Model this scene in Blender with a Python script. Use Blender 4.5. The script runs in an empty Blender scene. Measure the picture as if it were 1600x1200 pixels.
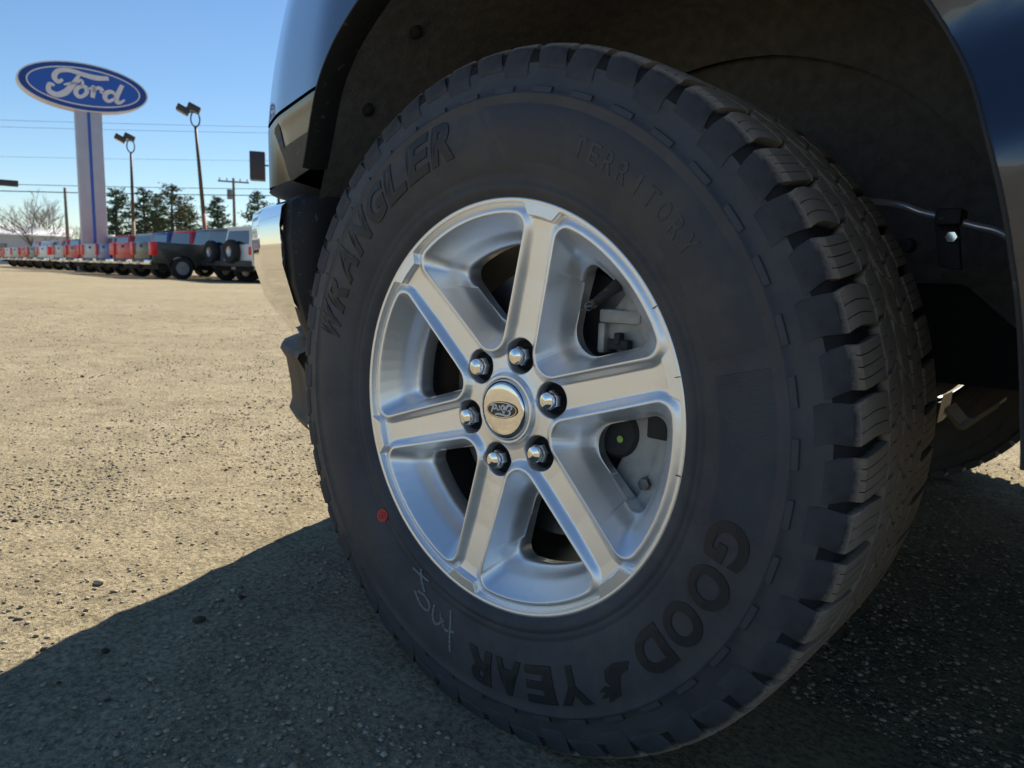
import bpy, bmesh, math, random
import numpy as np
from mathutils import Vector, Matrix

random.seed(7)
RNG = np.random.default_rng(11)
R_ = math.radians
scene = bpy.context.scene
COL = scene.collection

# ------------------------------------------------------------------ camera
CAM = np.array([.5794, -.6319, .5554])
YAW, PITCH, ROLL = .723, .1482, .0303
fw = np.array([-math.sin(YAW) * math.cos(PITCH), math.cos(YAW) * math.cos(PITCH), -math.sin(PITCH)])
rt = np.array([math.cos(YAW), math.sin(YAW), 0.0])
up = np.cross(rt, fw)
rt2 = rt * math.cos(ROLL) + up * math.sin(ROLL)
up2 = up * math.cos(ROLL) - rt * math.sin(ROLL)
cd = bpy.data.cameras.new('camera')
cam = bpy.data.objects.new('camera', cd)
COL.objects.link(cam)
M = Matrix.Identity(4)
for i in range(3):
    M[i][0], M[i][1], M[i][2], M[i][3] = rt2[i], up2[i], -fw[i], CAM[i]
cam.matrix_world = M
cd.sensor_width = 36.0
cd.lens = 1150 / 1600 * 36
cd.clip_start = .01
cd.clip_end = 5000
cd.dof.use_dof = True
cd.dof.focus_distance = .86
cd.dof.aperture_fstop = 13.0
scene.camera = cam

# ------------------------------------------------------------------ sky, sun, exposure
SUN_EL = R_(41)
SUN_DIR = np.array([-.447, .894])               # horizontal direction towards the sun
world = bpy.data.worlds.new('World')
scene.world = world
world.use_nodes = True
nt = world.node_tree
nt.nodes.clear()
sky = nt.nodes.new('ShaderNodeTexSky')
sky.sky_type = 'NISHITA'
sky.sun_disc = False
sky.sun_elevation = SUN_EL
sky.sun_rotation = math.atan2(SUN_DIR[0], SUN_DIR[1])
sky.altitude = 100
sky.air_density = 1.0
sky.dust_density = .05
sky.ozone_density = 3.5
bg = nt.nodes.new('ShaderNodeBackground')
bg.inputs['Strength'].default_value = .062
out = nt.nodes.new('ShaderNodeOutputWorld')
hsv = nt.nodes.new('ShaderNodeHueSaturation')
hsv.inputs['Saturation'].default_value = 1.1
nt.links.new(sky.outputs[0], hsv.inputs['Color'])
nt.links.new(hsv.outputs[0], bg.inputs['Color'])
nt.links.new(bg.outputs[0], out.inputs['Surface'])
sd = bpy.data.lights.new('sun', 'SUN')
sd.energy = 4.6
sd.angle = R_(.5)
sd.color = (1.0, .905, .76)
sun = bpy.data.objects.new('sun', sd)
COL.objects.link(sun)
sv = Vector((SUN_DIR[0] * math.cos(SUN_EL), SUN_DIR[1] * math.cos(SUN_EL), math.sin(SUN_EL)))
sun.rotation_euler = sv.to_track_quat('Z', 'Y').to_euler()
sun.location = (-8, 16, 18)
scene.view_settings.view_transform = 'Standard'
scene.view_settings.look = 'None'
scene.view_settings.exposure = .98
scene.view_settings.gamma = 1
scene.cycles.use_denoising = True
scene.cycles.max_bounces = 7

# ------------------------------------------------------------------ materials
MATS = {}


def mat(name, col, rough=.5, metal=0.0, spec=.5, coat=0.0, noise=None, bump=None, dust=None, emis=None):
    """noise=(scale, amount): colour mottling; bump=(scale, strength, distance); dust=(scale, threshold, colour, amount)"""
    if name in MATS:
        return MATS[name]
    m = bpy.data.materials.new(name)
    m.use_nodes = True
    n, l = m.node_tree.nodes, m.node_tree.links
    b = n['Principled BSDF']
    b.inputs['Base Color'].default_value = (*col, 1)
    b.inputs['Roughness'].default_value = rough
    b.inputs['Metallic'].default_value = metal
    b.inputs['Specular IOR Level'].default_value = spec
    b.inputs['Coat Weight'].default_value = coat
    b.inputs['Coat Roughness'].default_value = .04
    tc = n.new('ShaderNodeTexCoord')
    src = None
    if noise:
        t = n.new('ShaderNodeTexNoise')
        t.inputs['Scale'].default_value = noise[0]
        t.inputs['Detail'].default_value = 8
        l.new(tc.outputs['Object'], t.inputs['Vector'])
        r = n.new('ShaderNodeMapRange')
        r.inputs['From Min'].default_value = .3
        r.inputs['From Max'].default_value = .7
        r.inputs['To Min'].default_value = 1 - noise[1]
        r.inputs['To Max'].default_value = 1 + noise[1]
        l.new(t.outputs['Fac'], r.inputs['Value'])
        mx = n.new('ShaderNodeVectorMath')
        mx.operation = 'SCALE'
        mx.inputs[0].default_value = col
        l.new(r.outputs[0], mx.inputs['Scale'])
        src = mx.outputs[0]
    if dust:
        sc, th, dc, am = dust
        t = n.new('ShaderNodeTexNoise')
        t.inputs['Scale'].default_value = sc
        t.inputs['Detail'].default_value = 6
        t.inputs['Roughness'].default_value = .65
        l.new(tc.outputs['Object'], t.inputs['Vector'])
        r = n.new('ShaderNodeMapRange')
        r.inputs['From Min'].default_value = th
        r.inputs['From Max'].default_value = th + .12
        r.inputs['To Max'].default_value = am
        l.new(t.outputs['Fac'], r.inputs['Value'])
        mix = n.new('ShaderNodeMix')
        mix.data_type = 'RGBA'
        l.new(r.outputs[0], mix.inputs['Factor'])
        if src:
            l.new(src, mix.inputs['A'])
        else:
            mix.inputs['A'].default_value = (*col, 1)
        mix.inputs['B'].default_value = (*dc, 1)
        src = mix.outputs['Result']
    if src:
        l.new(src, b.inputs['Base Color'])
    if bump:
        t = n.new('ShaderNodeTexNoise')
        t.inputs['Scale'].default_value = bump[0]
        t.inputs['Detail'].default_value = 6
        l.new(tc.outputs['Object'], t.inputs['Vector'])
        bp = n.new('ShaderNodeBump')
        bp.inputs['Strength'].default_value = bump[1]
        bp.inputs['Distance'].default_value = bump[2]
        l.new(t.outputs['Fac'], bp.inputs['Height'])
        l.new(bp.outputs[0], b.inputs['Normal'])
    MATS[name] = m
    return m


DUSTC = (.20, .175, .14)
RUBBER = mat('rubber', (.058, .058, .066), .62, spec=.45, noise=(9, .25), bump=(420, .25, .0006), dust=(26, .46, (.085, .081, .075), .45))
RUBBER_TREAD = mat('rubber_tread', (.054, .054, .060), .75, spec=.3, noise=(30, .3), bump=(300, .5, .001))


def road_dust(m, r0, r1, col):
    """dirt picked up by the running surface: everything beyond radius r0 of the axle"""
    n, l = m.node_tree.nodes, m.node_tree.links
    b = n['Principled BSDF']
    tc = n.new('ShaderNodeTexCoord')
    mul = n.new('ShaderNodeVectorMath')
    mul.operation = 'MULTIPLY'
    mul.inputs[1].default_value = (1, 0, 1)
    l.new(tc.outputs['Object'], mul.inputs[0])
    ln = n.new('ShaderNodeVectorMath')
    ln.operation = 'LENGTH'
    l.new(mul.outputs[0], ln.inputs[0])
    t = n.new('ShaderNodeTexNoise')
    t.inputs['Scale'].default_value = 70
    t.inputs['Detail'].default_value = 6
    t.inputs['Roughness'].default_value = .7
    l.new(tc.outputs['Object'], t.inputs['Vector'])
    ad = n.new('ShaderNodeMath')
    ad.operation = 'MULTIPLY_ADD'
    ad.inputs[1].default_value = .016
    l.new(t.outputs['Fac'], ad.inputs[0])
    l.new(ln.outputs['Value'], ad.inputs[2])
    r = n.new('ShaderNodeMapRange')
    r.inputs['From Min'].default_value = r0 + .008
    r.inputs['From Max'].default_value = r1 + .008
    r.inputs['To Max'].default_value = .95
    l.new(ad.outputs[0], r.inputs['Value'])
    mix = n.new('ShaderNodeMix')
    mix.data_type = 'RGBA'
    l.new(r.outputs[0], mix.inputs['Factor'])
    l.new(b.inputs['Base Color'].links[0].from_socket, mix.inputs['A'])
    mix.inputs['B'].default_value = (*col, 1)
    l.new(mix.outputs['Result'], b.inputs['Base Color'])


road_dust(RUBBER_TREAD, .4005, .4065, (.38, .305, .235))
RUBBER_PANEL = mat('rubber_panel', (.053, .053, .060), .55, spec=.4, bump=(500, .2, .0005), dust=(12, .5, (.08, .075, .068), .7))
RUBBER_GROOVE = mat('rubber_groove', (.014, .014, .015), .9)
RUBBER_CLEAN = mat('rubber_clean', (.024, .024, .026), .5, spec=.4, bump=(500, .2, .0005), dust=(20, .55, (.05, .047, .043), .6))
RUBBER_FAINT = mat('rubber_outline', (.07, .07, .07), .6, dust=(40, .5, (.03, .03, .03), .7))
CHALK = mat('chalk', (.24, .235, .225), .9, dust=(160, .55, (.04, .04, .04), .9))
ALLOY = mat('silver_alloy', (.98, .975, .97), .40, metal=.86, coat=.25, noise=(5, .03), bump=(900, .05, .0002), dust=(8, .62, (.55, .50, .43), .25))
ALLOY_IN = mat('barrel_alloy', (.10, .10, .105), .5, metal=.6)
CHROME = mat('chrome', (.86, .86, .87), .06, metal=1.0, dust=(30, .62, (.5, .46, .4), .3))
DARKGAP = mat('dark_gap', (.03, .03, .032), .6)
CAST = mat('cast_grey', (.40, .40, .38), .55, metal=.35, noise=(60, .15), bump=(380, .6, .0012))
CAST_DARK = mat('cast_dark', (.035, .035, .037), .7, metal=.2, bump=(150, .4, .001))
STEEL = mat('rotor_steel', (.16, .16, .165), .42, metal=.9, noise=(20, .2))
RED_DOT = mat('red_sticker', (.62, .05, .045), .6, noise=(60, .2))
GREEN_MARK = mat('green_marker', (.35, .55, .12), .6)
TICK = mat('black_tick', (.01, .01, .01), .6)
PAINT_BLUE = mat('dark_blue_paint', (.046, .056, .082), .26, metal=.75, coat=1.0, dust=(70, .66, DUSTC, .35))
BLACK_GLOSS = mat('gloss_black', (.008, .008, .01), .12, coat=1.0, dust=(90, .68, DUSTC, .4))
BLACK_PLASTIC = mat('black_plastic', (.022, .022, .023), .62, bump=(500, .3, .0008), dust=(85, .62, (.26, .24, .2), .75))
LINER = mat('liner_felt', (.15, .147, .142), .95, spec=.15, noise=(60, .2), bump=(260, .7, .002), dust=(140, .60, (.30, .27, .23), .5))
UNDER = mat('underbody', (.018, .018, .019), .8, noise=(12, .3))
GLASS_DARK = mat('dark_glass', (.02, .028, .034), .04, spec=.8, coat=1.0)
LENS_CLEAR = mat('lens', (.30, .32, .34), .08, coat=1.0)
WHITE_OVAL = mat('emblem_white', (.82, .82, .82), .35)
BLACK_OVAL = mat('emblem_black', (.012, .012, .014), .25, coat=.6)


# ------------------------------------------------------------------ mesh helpers
def link(name, me, parent=None, material=None, smooth=False):
    o = bpy.data.objects.new(name, me)
    COL.objects.link(o)
    if material is not None and not me.materials:
        me.materials.append(material)
    if parent is not None:
        o.parent = parent
    if smooth:
        me.polygons.foreach_set('use_smooth', np.ones(len(me.polygons), bool))
    return o


def mesh_from(verts, faces, name='mesh'):
    me = bpy.data.meshes.new(name)
    me.from_pydata([tuple(map(float, v)) for v in verts], [], [tuple(map(int, f)) for f in faces])
    me.update()
    return me


def tri_mesh(V, F, name='mesh'):
    """fast path for big arrays: F is (n,k) with constant k"""
    V = np.asarray(V, np.float32)
    F = np.asarray(F, np.int32)
    me = bpy.data.meshes.new(name)
    me.vertices.add(len(V))
    me.vertices.foreach_set('co', V.ravel())
    k = F.shape[1]
    me.loops.add(F.size)
    me.loops.foreach_set('vertex_index', F.ravel())
    me.polygons.add(len(F))
    me.polygons.foreach_set('loop_start', np.arange(0, F.size, k, dtype=np.int32))
    me.update(calc_edges=True)
    me.validate()
    return me


class MB:
    def __init__(s):
        s.v, s.f = [], []

    def add(s, verts, faces):
        o = len(s.v)
        s.v += [tuple(map(float, p)) for p in verts]
        s.f += [tuple(i + o for i in f) for f in faces]
        return s

    def box(s, a, b, taper=None):
        (x0, y0, z0), (x1, y1, z1) = a, b
        s.add([(x0, y0, z0), (x1, y0, z0), (x1, y1, z0), (x0, y1, z0), (x0, y0, z1), (x1, y0, z1), (x1, y1, z1), (x0, y1, z1)],
              [(0, 3, 2, 1), (4, 5, 6, 7), (0, 1, 5, 4), (1, 2, 6, 5), (2, 3, 7, 6), (3, 0, 4, 7)])
        return s

    def obox(s, c, ax, ay, az):
        c, ax, ay, az = map(np.array, (c, ax, ay, az))
        P = [c + i * ax + j * ay + k * az for k in (-1, 1) for i, j in ((-1, -1), (1, -1), (1, 1), (-1, 1))]
        return s.add(P, [(0, 3, 2, 1), (4, 5, 6, 7), (0, 1, 5, 4), (1, 2, 6, 5), (2, 3, 7, 6), (3, 0, 4, 7)])

    def tube(s, pts, rad, n=8, caps=True):
        pts = [np.array(p, float) for p in pts]
        if not hasattr(rad, '__len__'):
            rad = [rad] * len(pts)
        o = []
        prev = None
        for i, p in enumerate(pts):
            d = pts[min(i + 1, len(pts) - 1)] - pts[max(i - 1, 0)]
            d = d / (np.linalg.norm(d) + 1e-9)
            if prev is None:
                a = np.array([0, 0, 1.]) if abs(d[2]) < .9 else np.array([1., 0, 0])
                e = np.cross(d, a)
            else:
                e = prev - d * np.dot(prev, d)
            e /= np.linalg.norm(e) + 1e-9
            prev = e
            g = np.cross(d, e)
            for k in range(n):
                t = 2 * math.pi * k / n
                o.append(p + rad[i] * (math.cos(t) * e + math.sin(t) * g))
        F = []
        for i in range(len(pts) - 1):
            for k in range(n):
                F.append((i * n + k, i * n + (k + 1) % n, (i + 1) * n + (k + 1) % n, (i + 1) * n + k))
        if caps:
            F.append(tuple(range(n - 1, -1, -1)))
            F.append(tuple((len(pts) - 1) * n + k for k in range(n)))
        return s.add(o, F)

    def lathe(s, prof, n=64, axis='y', c=(0, 0, 0), closed=False):
        """prof: list of (axial, radius)"""
        V, F = [], []
        for a, r in prof:
            for k in range(n):
                t = 2 * math.pi * k / n
                if axis == 'y':
                    V.append((c[0] + r * math.cos(t), c[1] + a, c[2] + r * math.sin(t)))
                elif axis == 'z':
                    V.append((c[0] + r * math.cos(t), c[1] + r * math.sin(t), c[2] + a))
                else:
                    V.append((c[0] + a, c[1] + r * math.cos(t), c[2] + r * math.sin(t)))
        m = len(prof)
        for i in range(m if closed else m - 1):
            j = (i + 1) % m
            for k in range(n):
                F.append((i * n + k, i * n + (k + 1) % n, j * n + (k + 1) % n, j * n + k))
        return s.add(V, F)

    def prism(s, poly, y0, y1):
        """poly in (x,z), extruded along y"""
        n = len(poly)
        V = [(x, y0, z) for x, z in poly] + [(x, y1, z) for x, z in poly]
        F = [tuple(range(n)), tuple(range(2 * n - 1, n - 1, -1))]
        F += [(i, n + i, n + (i + 1) % n, (i + 1) % n) for i in range(n)]
        return s.add(V, F)

    def grid(s, P):
        P = np.asarray(P)
        a, b = P.shape[:2]
        F = [(i * b + j, i * b + j + 1, (i + 1) * b + j + 1, (i + 1) * b + j) for i in range(a - 1) for j in range(b - 1)]
        return s.add(P.reshape(-1, 3), F)

    def build(s, name, material, parent=None, origin=(0, 0, 0), smooth=False, bevel=0, autos=None, fixn=True):
        o = np.array(origin)
        me = mesh_from([np.array(v) - o for v in s.v], s.f, name)
        if fixn or bevel:
            bm = bmesh.new()
            bm.from_mesh(me)
            if fixn:
                bmesh.ops.recalc_face_normals(bm, faces=bm.faces)
            if bevel:
                es = [e for e in bm.edges if len(e.link_faces) == 2 and e.calc_face_angle(0) > .5]
                bmesh.ops.bevel(bm, geom=es, offset=bevel, segments=2, profile=.5, affect='EDGES', clamp_overlap=True)
            bm.to_mesh(me)
            bm.free()
        ob = link(name, me, parent, material, smooth or bevel > 0 or autos is not None)
        if (bevel or autos) and hasattr(me, 'set_sharp_from_angle'):
            me.set_sharp_from_angle(angle=R_(autos or 35))
        return ob


def empty(name, loc, label, cat, group=None, rz=0):
    e = bpy.data.objects.new(name, None)
    COL.objects.link(e)
    e.location = loc
    e.rotation_euler = (0, 0, rz)
    e.empty_display_size = .1
    return tag(e, label, cat, group)


def tag(o, label=None, cat=None, group=None, kind=None):
    for k, v in (('label', label), ('category', cat), ('group', group), ('kind', kind)):
        if v:
            o[k] = v
    return o


def smooth01(x):
    x = np.clip(x, 0, 1)
    return x * x * (3 - 2 * x)


def catmull(pts, n=8):
    P = [np.array(p, float) for p in pts]
    P = [2 * P[0] - P[1]] + P + [2 * P[-1] - P[-2]]
    o = []
    for i in range(1, len(P) - 2):
        for k in range(n):
            t = k / n
            a, b, c, d = P[i - 1:i + 3]
            o.append(.5 * (2 * b + (c - a) * t + (2 * a - 5 * b + 4 * c - d) * t * t + (3 * b - a - 3 * c + d) * t ** 3))
    o.append(P[-2])
    return np.array(o)


def vnoise(x, y, seed=0):
    xi, yi = np.floor(x).astype(np.int64), np.floor(y).astype(np.int64)
    fx, fy = x - xi, y - yi
    fx, fy = fx * fx * (3 - 2 * fx), fy * fy * (3 - 2 * fy)

    def h(a, b):
        n = (a * 374761393 + b * 668265263 + seed * 1442695041) & 0xffffffff
        n = ((n ^ (n >> 13)) * 1274126177) & 0xffffffff
        return ((n ^ (n >> 16)) & 0xffff) / 65535.0
    return (h(xi, yi) * (1 - fx) + h(xi + 1, yi) * fx) * (1 - fy) + (h(xi, yi + 1) * (1 - fx) + h(xi + 1, yi + 1) * fx) * fy


# ------------------------------------------------------------------ ground
def axis_coords(lo, hi, step, far, g=1.12):
    c = list(np.arange(lo, hi + 1e-6, step))
    s, x = step, hi
    while x < far:
        s *= g
        x += s
        c.append(x)
    s, x = step, lo
    while x > -far:
        s *= g
        x -= s
        c.insert(0, x)
    return np.array(c)


TRACKS = [([(-4.6, -1.2), (-5.03, .72), (-5.28, 1.17), (-5.9, 1.84), (-6.71, 2.96), (-9.5, 5.6)], .16, 1.0),
          ([(-3.0, -.6), (-3.42, .64), (-3.6, .95), (-3.82, 1.26), (-4.18, 1.71), (-5.2, 2.7), (-8, 5)], .10, .9),
          ([(-1.05, -.8), (-1.35, -.19), (-1.46, -.08), (-1.52, .07), (-1.67, .29), (-2.4, 1.3)], .07, .8),
          ([(-8.6, -1), (-9.5, 1.82), (-10.82, 3.73), (-14.86, 8.04)], .3, .8)]


def rut(x, y):
    """shallow curved wheel tracks across the lot"""
    t = np.zeros_like(x)
    for pts, w, amp in TRACKS:
        d = np.full_like(x, 1e9)
        for (ax, ay), (bx, by) in zip(pts[:-1], pts[1:]):
            ux, uy = bx - ax, by - ay
            q = np.clip(((x - ax) * ux + (y - ay) * uy) / (ux * ux + uy * uy), 0, 1)
            d = np.minimum(d, np.hypot(x - ax - q * ux, y - ay - q * uy))
        d = d + (vnoise(x * 3, y * 3, 31) - .5) * w * 1.2
        t = t + amp * np.exp(-(d / w) ** 2) * (.35 + vnoise(x * 1.1, y * 1.1, 33))
    return t


def ground_z(x, y):
    d = np.hypot(x - .58, y + .63)
    fade = np.clip(1.6 - d / 14, 0, 1)
    z = (vnoise(x * 2.2, y * 2.2, 1) - .5) * .018 + (vnoise(x * 7, y * 7, 2) - .5) * .008 + (vnoise(x * 24, y * 24, 3) - .5) * .0045
    z = z + np.where(d < 5, (vnoise(x * 75, y * 75, 4) - .5) * .0035, 0)
    z = z * fade - .016 * rut(x, y) * np.clip(1.2 - d / 40, 0, 1)
    near = np.exp(-((x / .35) ** 2 + ((y - .13) / .3) ** 2))        # level under the tyre
    return z * (1 - near) - .002


def make_ground():
    xs = axis_coords(-3.6, 1.3, .014, 900)
    ys = axis_coords(-1.0, 3.2, .014, 900)
    X, Y = np.meshgrid(xs, ys, indexing='ij')
    V = np.stack([X, Y, ground_z(X, Y)], -1).reshape(-1, 3)
    a, b = X.shape
    i = np.arange(a * b).reshape(a, b)
    F = np.stack([i[:-1, :-1], i[1:, :-1], i[1:, 1:], i[:-1, 1:]], -1).reshape(-1, 4)
    me = tri_mesh(V, F, 'ground')
    m = bpy.data.materials.new('dirt')
    m.use_nodes = True
    n, l = m.node_tree.nodes, m.node_tree.links
    bs = n['Principled BSDF']
    bs.inputs['Roughness'].default_value = .95
    bs.inputs['Specular IOR Level'].default_value = .12
    tc = n.new('ShaderNodeTexCoord')

    def noise(sc, det=8, ro=.6):
        t = n.new('ShaderNodeTexNoise')
        t.inputs['Scale'].default_value = sc
        t.inputs['Detail'].default_value = det
        t.inputs['Roughness'].default_value = ro
        l.new(tc.outputs['Object'], t.inputs['Vector'])
        return t

    def ramp(src, a, b, c0, c1):
        r = n.new('ShaderNodeValToRGB')
        r.color_ramp.elements[0].position = a
        r.color_ramp.elements[1].position = b
        r.color_ramp.elements[0].color = (*c0, 1)
        r.color_ramp.elements[1].color = (*c1, 1)
        l.new(src, r.inputs[0])
        return r.outputs[0]

    def mix(f, a, b, mode='MIX'):
        x = n.new('ShaderNodeMix')
        x.data_type = 'RGBA'
        x.blend_type = mode
        if isinstance(f, float):
            x.inputs['Factor'].default_value = f
        else:
            l.new(f, x.inputs['Factor'])
        for s_, v in (('A', a), ('B', b)):
            if isinstance(v, tuple):
                x.inputs[s_].default_value = (*v, 1)
            else:
                l.new(v, x.inputs[s_])
        return x.outputs['Result']
    big = noise(.55, 6)
    mid = noise(5.5, 8, .7)
    fine = noise(110, 4, .7)
    c = ramp(big.outputs['Fac'], .35, .68, (.330, .280, .180), (.405, .346, .232))
    c = mix(ramp(mid.outputs['Fac'], .42, .66, (0, 0, 0), (.75, .75, .75)), c, (.240, .202, .130))
    c = mix(ramp(fine.outputs['Fac'], .30, .72, (1, 1, 1), (0, 0, 0)), c, (.16, .135, .10), 'MIX') if False else c
    f2 = ramp(fine.outputs['Fac'], .36, .62, (.50, .50, .50), (1.22, 1.22, 1.22))
    c = mix(1.0, c, f2, 'MULTIPLY')
    # scattered dark grit
    v = n.new('ShaderNodeTexVoronoi')
    v.inputs['Scale'].default_value = 55
    l.new(tc.outputs['Object'], v.inputs['Vector'])
    g = ramp(v.outputs['Distance'], .10, .2, (1, 1, 1), (0, 0, 0))
    pick = ramp(noise(20, 2).outputs['Fac'], .56, .62, (0, 0, 0), (.7, .7, .7))
    gg = mix(1.0, g, pick, 'MULTIPLY')
    c = mix(gg, c, (.09, .078, .062))
    l.new(c, bs.inputs['Base Color'])
    bp = n.new('ShaderNodeBump')
    bp.inputs['Strength'].default_value = 1.0
    bp.inputs['Distance'].default_value = .006
    ad = n.new('ShaderNodeMath')
    ad.operation = 'ADD'
    l.new(noise(45, 8, .75).outputs['Fac'], ad.inputs[0])
    l.new(fine.outputs['Fac'], ad.inputs[1])
    l.new(ad.outputs[0], bp.inputs['Height'])
    l.new(bp.outputs[0], bs.inputs['Normal'])
    o = link('ground', me, None, m, True)
    tag(o, 'sunlit tan dirt lot with shallow wheel tracks', 'ground', kind='structure')


make_ground()


def make_gravel(name, label, n, rmin, rmax, smin, smax, col, seed, power=1.0, az=(-62, 62), track=False):
    rng = np.random.default_rng(seed)
    base = np.array([(0, 0, 1), (.9, 0, .3), (.28, .85, .3), (-.72, .53, .3), (-.72, -.53, .3), (.28, -.85, .3), (0, 0, -.7)])
    F0 = np.array([(0, 1, 2), (0, 2, 3), (0, 3, 4), (0, 4, 5), (0, 5, 1), (6, 2, 1), (6, 3, 2), (6, 4, 3), (6, 5, 4), (6, 1, 5)])
    t = rng.random(n)
    r = (rmin ** power + t * (rmax ** power - rmin ** power)) ** (1 / power)
    a = np.radians(rng.uniform(*az, n)) + 0.0
    # angles measured from the view direction of someone standing at the wheel
    dx = -np.sin(YAW - a)
    dy = np.cos(YAW - a)
    x, y = CAM[0] + r * dx, CAM[1] + r * dy
    clump = vnoise(x * 1.3, y * 1.3, 9) * .6 + vnoise(x * 4, y * 4, 10) * .4 + .5 * rut(x, y)
    okc = rng.random(n) < np.clip((clump - .25) * 2.2, .12, 1)
    if track:
        okc = rng.random(n) < np.clip(rut(x, y) * 1.2, .06, 1)
    keep = okc & ~((np.abs(x) < .42) & (y > -.06) & (y < .32))
    x, y = x[keep], y[keep]
    n = len(x)
    s = smin * (smax / smin) ** (rng.random(n) ** 2.2)
    V = base[None] * (1 + .35 * (rng.random((n, 7, 3)) - .5))
    V[..., 2] *= rng.uniform(.45, .8, (n, 1))
    V[..., 0] *= rng.uniform(.7, 1.3, (n, 1))
    rot = rng.random(n) * 6.283
    cx = np.cos(rot)[:, None]
    sx = np.sin(rot)[:, None]
    X = V[..., 0] * cx - V[..., 1] * sx
    Y = V[..., 0] * sx + V[..., 1] * cx
    Z = V[..., 2]
    P = np.stack([X * s[:, None] + x[:, None], Y * s[:, None] + y[:, None], Z * s[:, None] + (ground_z(x, y) + s * .10)[:, None]], -1)
    F = (F0[None] + (np.arange(n) * 7)[:, None, None]).reshape(-1, 3)
    me = tri_mesh(P.reshape(-1, 3), F, name)
    m = bpy.data.materials.new(name)
    m.use_nodes = True
    nn, l = m.node_tree.nodes, m.node_tree.links
    b = nn['Principled BSDF']
    b.inputs['Roughness'].default_value = .9
    b.inputs['Specular IOR Level'].default_value = .2
    g = nn.new('ShaderNodeNewGeometry')
    rp = nn.new('ShaderNodeValToRGB')
    e = rp.color_ramp.elements
    e[0].color = (*col[0], 1)
    e[1].color = (*col[1], 1)
    for pos, c in col[2:]:
        k = e.new(pos)
        k.color = (*c, 1)
    l.new(g.outputs['Random Per Island'], rp.inputs[0])
    l.new(rp.outputs[0], b.inputs['Base Color'])
    o = link(name, me, None, m)
    tag(o, label, 'gravel', kind='stuff')


GC = [(.17, .148, .118), (.47, .43, .36), (.25, (.32, .272, .198)), (.85, (.40, .345, .255))]
make_gravel('gravel', 'fine grit pressed into the dirt around the wheel', 90000, .45, 3.0, .0010, .0058, GC, 5, 1.0)
make_gravel('gravel', 'loose small stones strewn over the open dirt lot', 24000, 1.8, 13, .0022, .0075, GC, 6, .9, (-40, -16))
make_gravel('gravel', 'scattered larger pebbles lying on the dirt', 160, .7, 6, .006, .013, GC, 8, .9)
DARKC = [(.05, .042, .032), (.12, .10, .075), (.5, (.08, .066, .05)), (.8, (.10, .085, .062))]
make_gravel('dark_clods', 'dark damp clods scattered along the wheel tracks', 1500, .9, 11, .004, .012, DARKC, 12, .9, (-40, -14), track=True)

# ================================================================== THE TRUCK
TR = np.array([1.9, .98, 0.0])
truck = empty('pickup_truck', TR, 'dark blue pickup truck whose silver six-spoke front wheel fills the view', 'pickup truck')
WC = np.array([0, 0, .395])


# ---- wheel geometry
def fillet_poly(pts, rad, n=10):
    o = []
    m = len(pts)
    for i in range(m):
        p, a, b = np.array(pts[i], float), np.array(pts[i - 1], float), np.array(pts[(i + 1) % m], float)
        r = rad[i]
        if r <= 0:
            o.append(p)
            continue
        u, v = (a - p) / np.linalg.norm(a - p), (b - p) / np.linalg.norm(b - p)
        ang = math.acos(np.clip(u @ v, -1, 1))
        d = r / math.tan(ang / 2)
        c = p + (u + v) / np.linalg.norm(u + v) * r / math.sin(ang / 2)
        s, e = p + u * d - c, p + v * d - c
        a0, a1 = math.atan2(s[1], s[0]), math.atan2(e[1], e[0])
        da = (a1 - a0 + math.pi) % (2 * math.pi) - math.pi
        for k in range(n + 1):
            t = a0 + da * k / n
            o.append(c + r * np.array([math.cos(t), math.sin(t)]))
    return np.array(o)


def window_loop(u0, slope, ro, rap, rco):
    # side line v = slope*(u-u0); meets circle ro
    A = 1 + slope ** 2
    B = -2 * slope ** 2 * u0
    Cc = slope ** 2 * u0 ** 2 - ro ** 2
    uc = (-B + math.sqrt(B * B - 4 * A * Cc)) / (2 * A)
    vc = slope * (uc - u0)
    th = math.atan2(vc, uc)
    pts, rad = [(u0, 0)], [rap]
    pts.append((uc, -vc))
    rad.append(rco)
    for k in range(1, 12):
        t = -th + 2 * th * k / 12
        if abs(t) < th - rco / ro * 1.5:
            pts.append((ro * math.cos(t), ro * math.sin(t)))
            rad.append(0)
    pts.append((uc, vc))
    rad.append(rco)
    return fillet_poly(pts, rad)


def densify(P, step=.0006):
    o = []
    for i in range(len(P)):
        a, b = P[i], P[(i + 1) % len(P)]
        k = max(1, int(np.linalg.norm(b - a) / step))
        o += [a + (b - a) * j / k for j in range(k)]
    return np.array(o)


SPOKE0 = 76.6
RO_IN, RO_OUT = .0385, .2428


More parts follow.
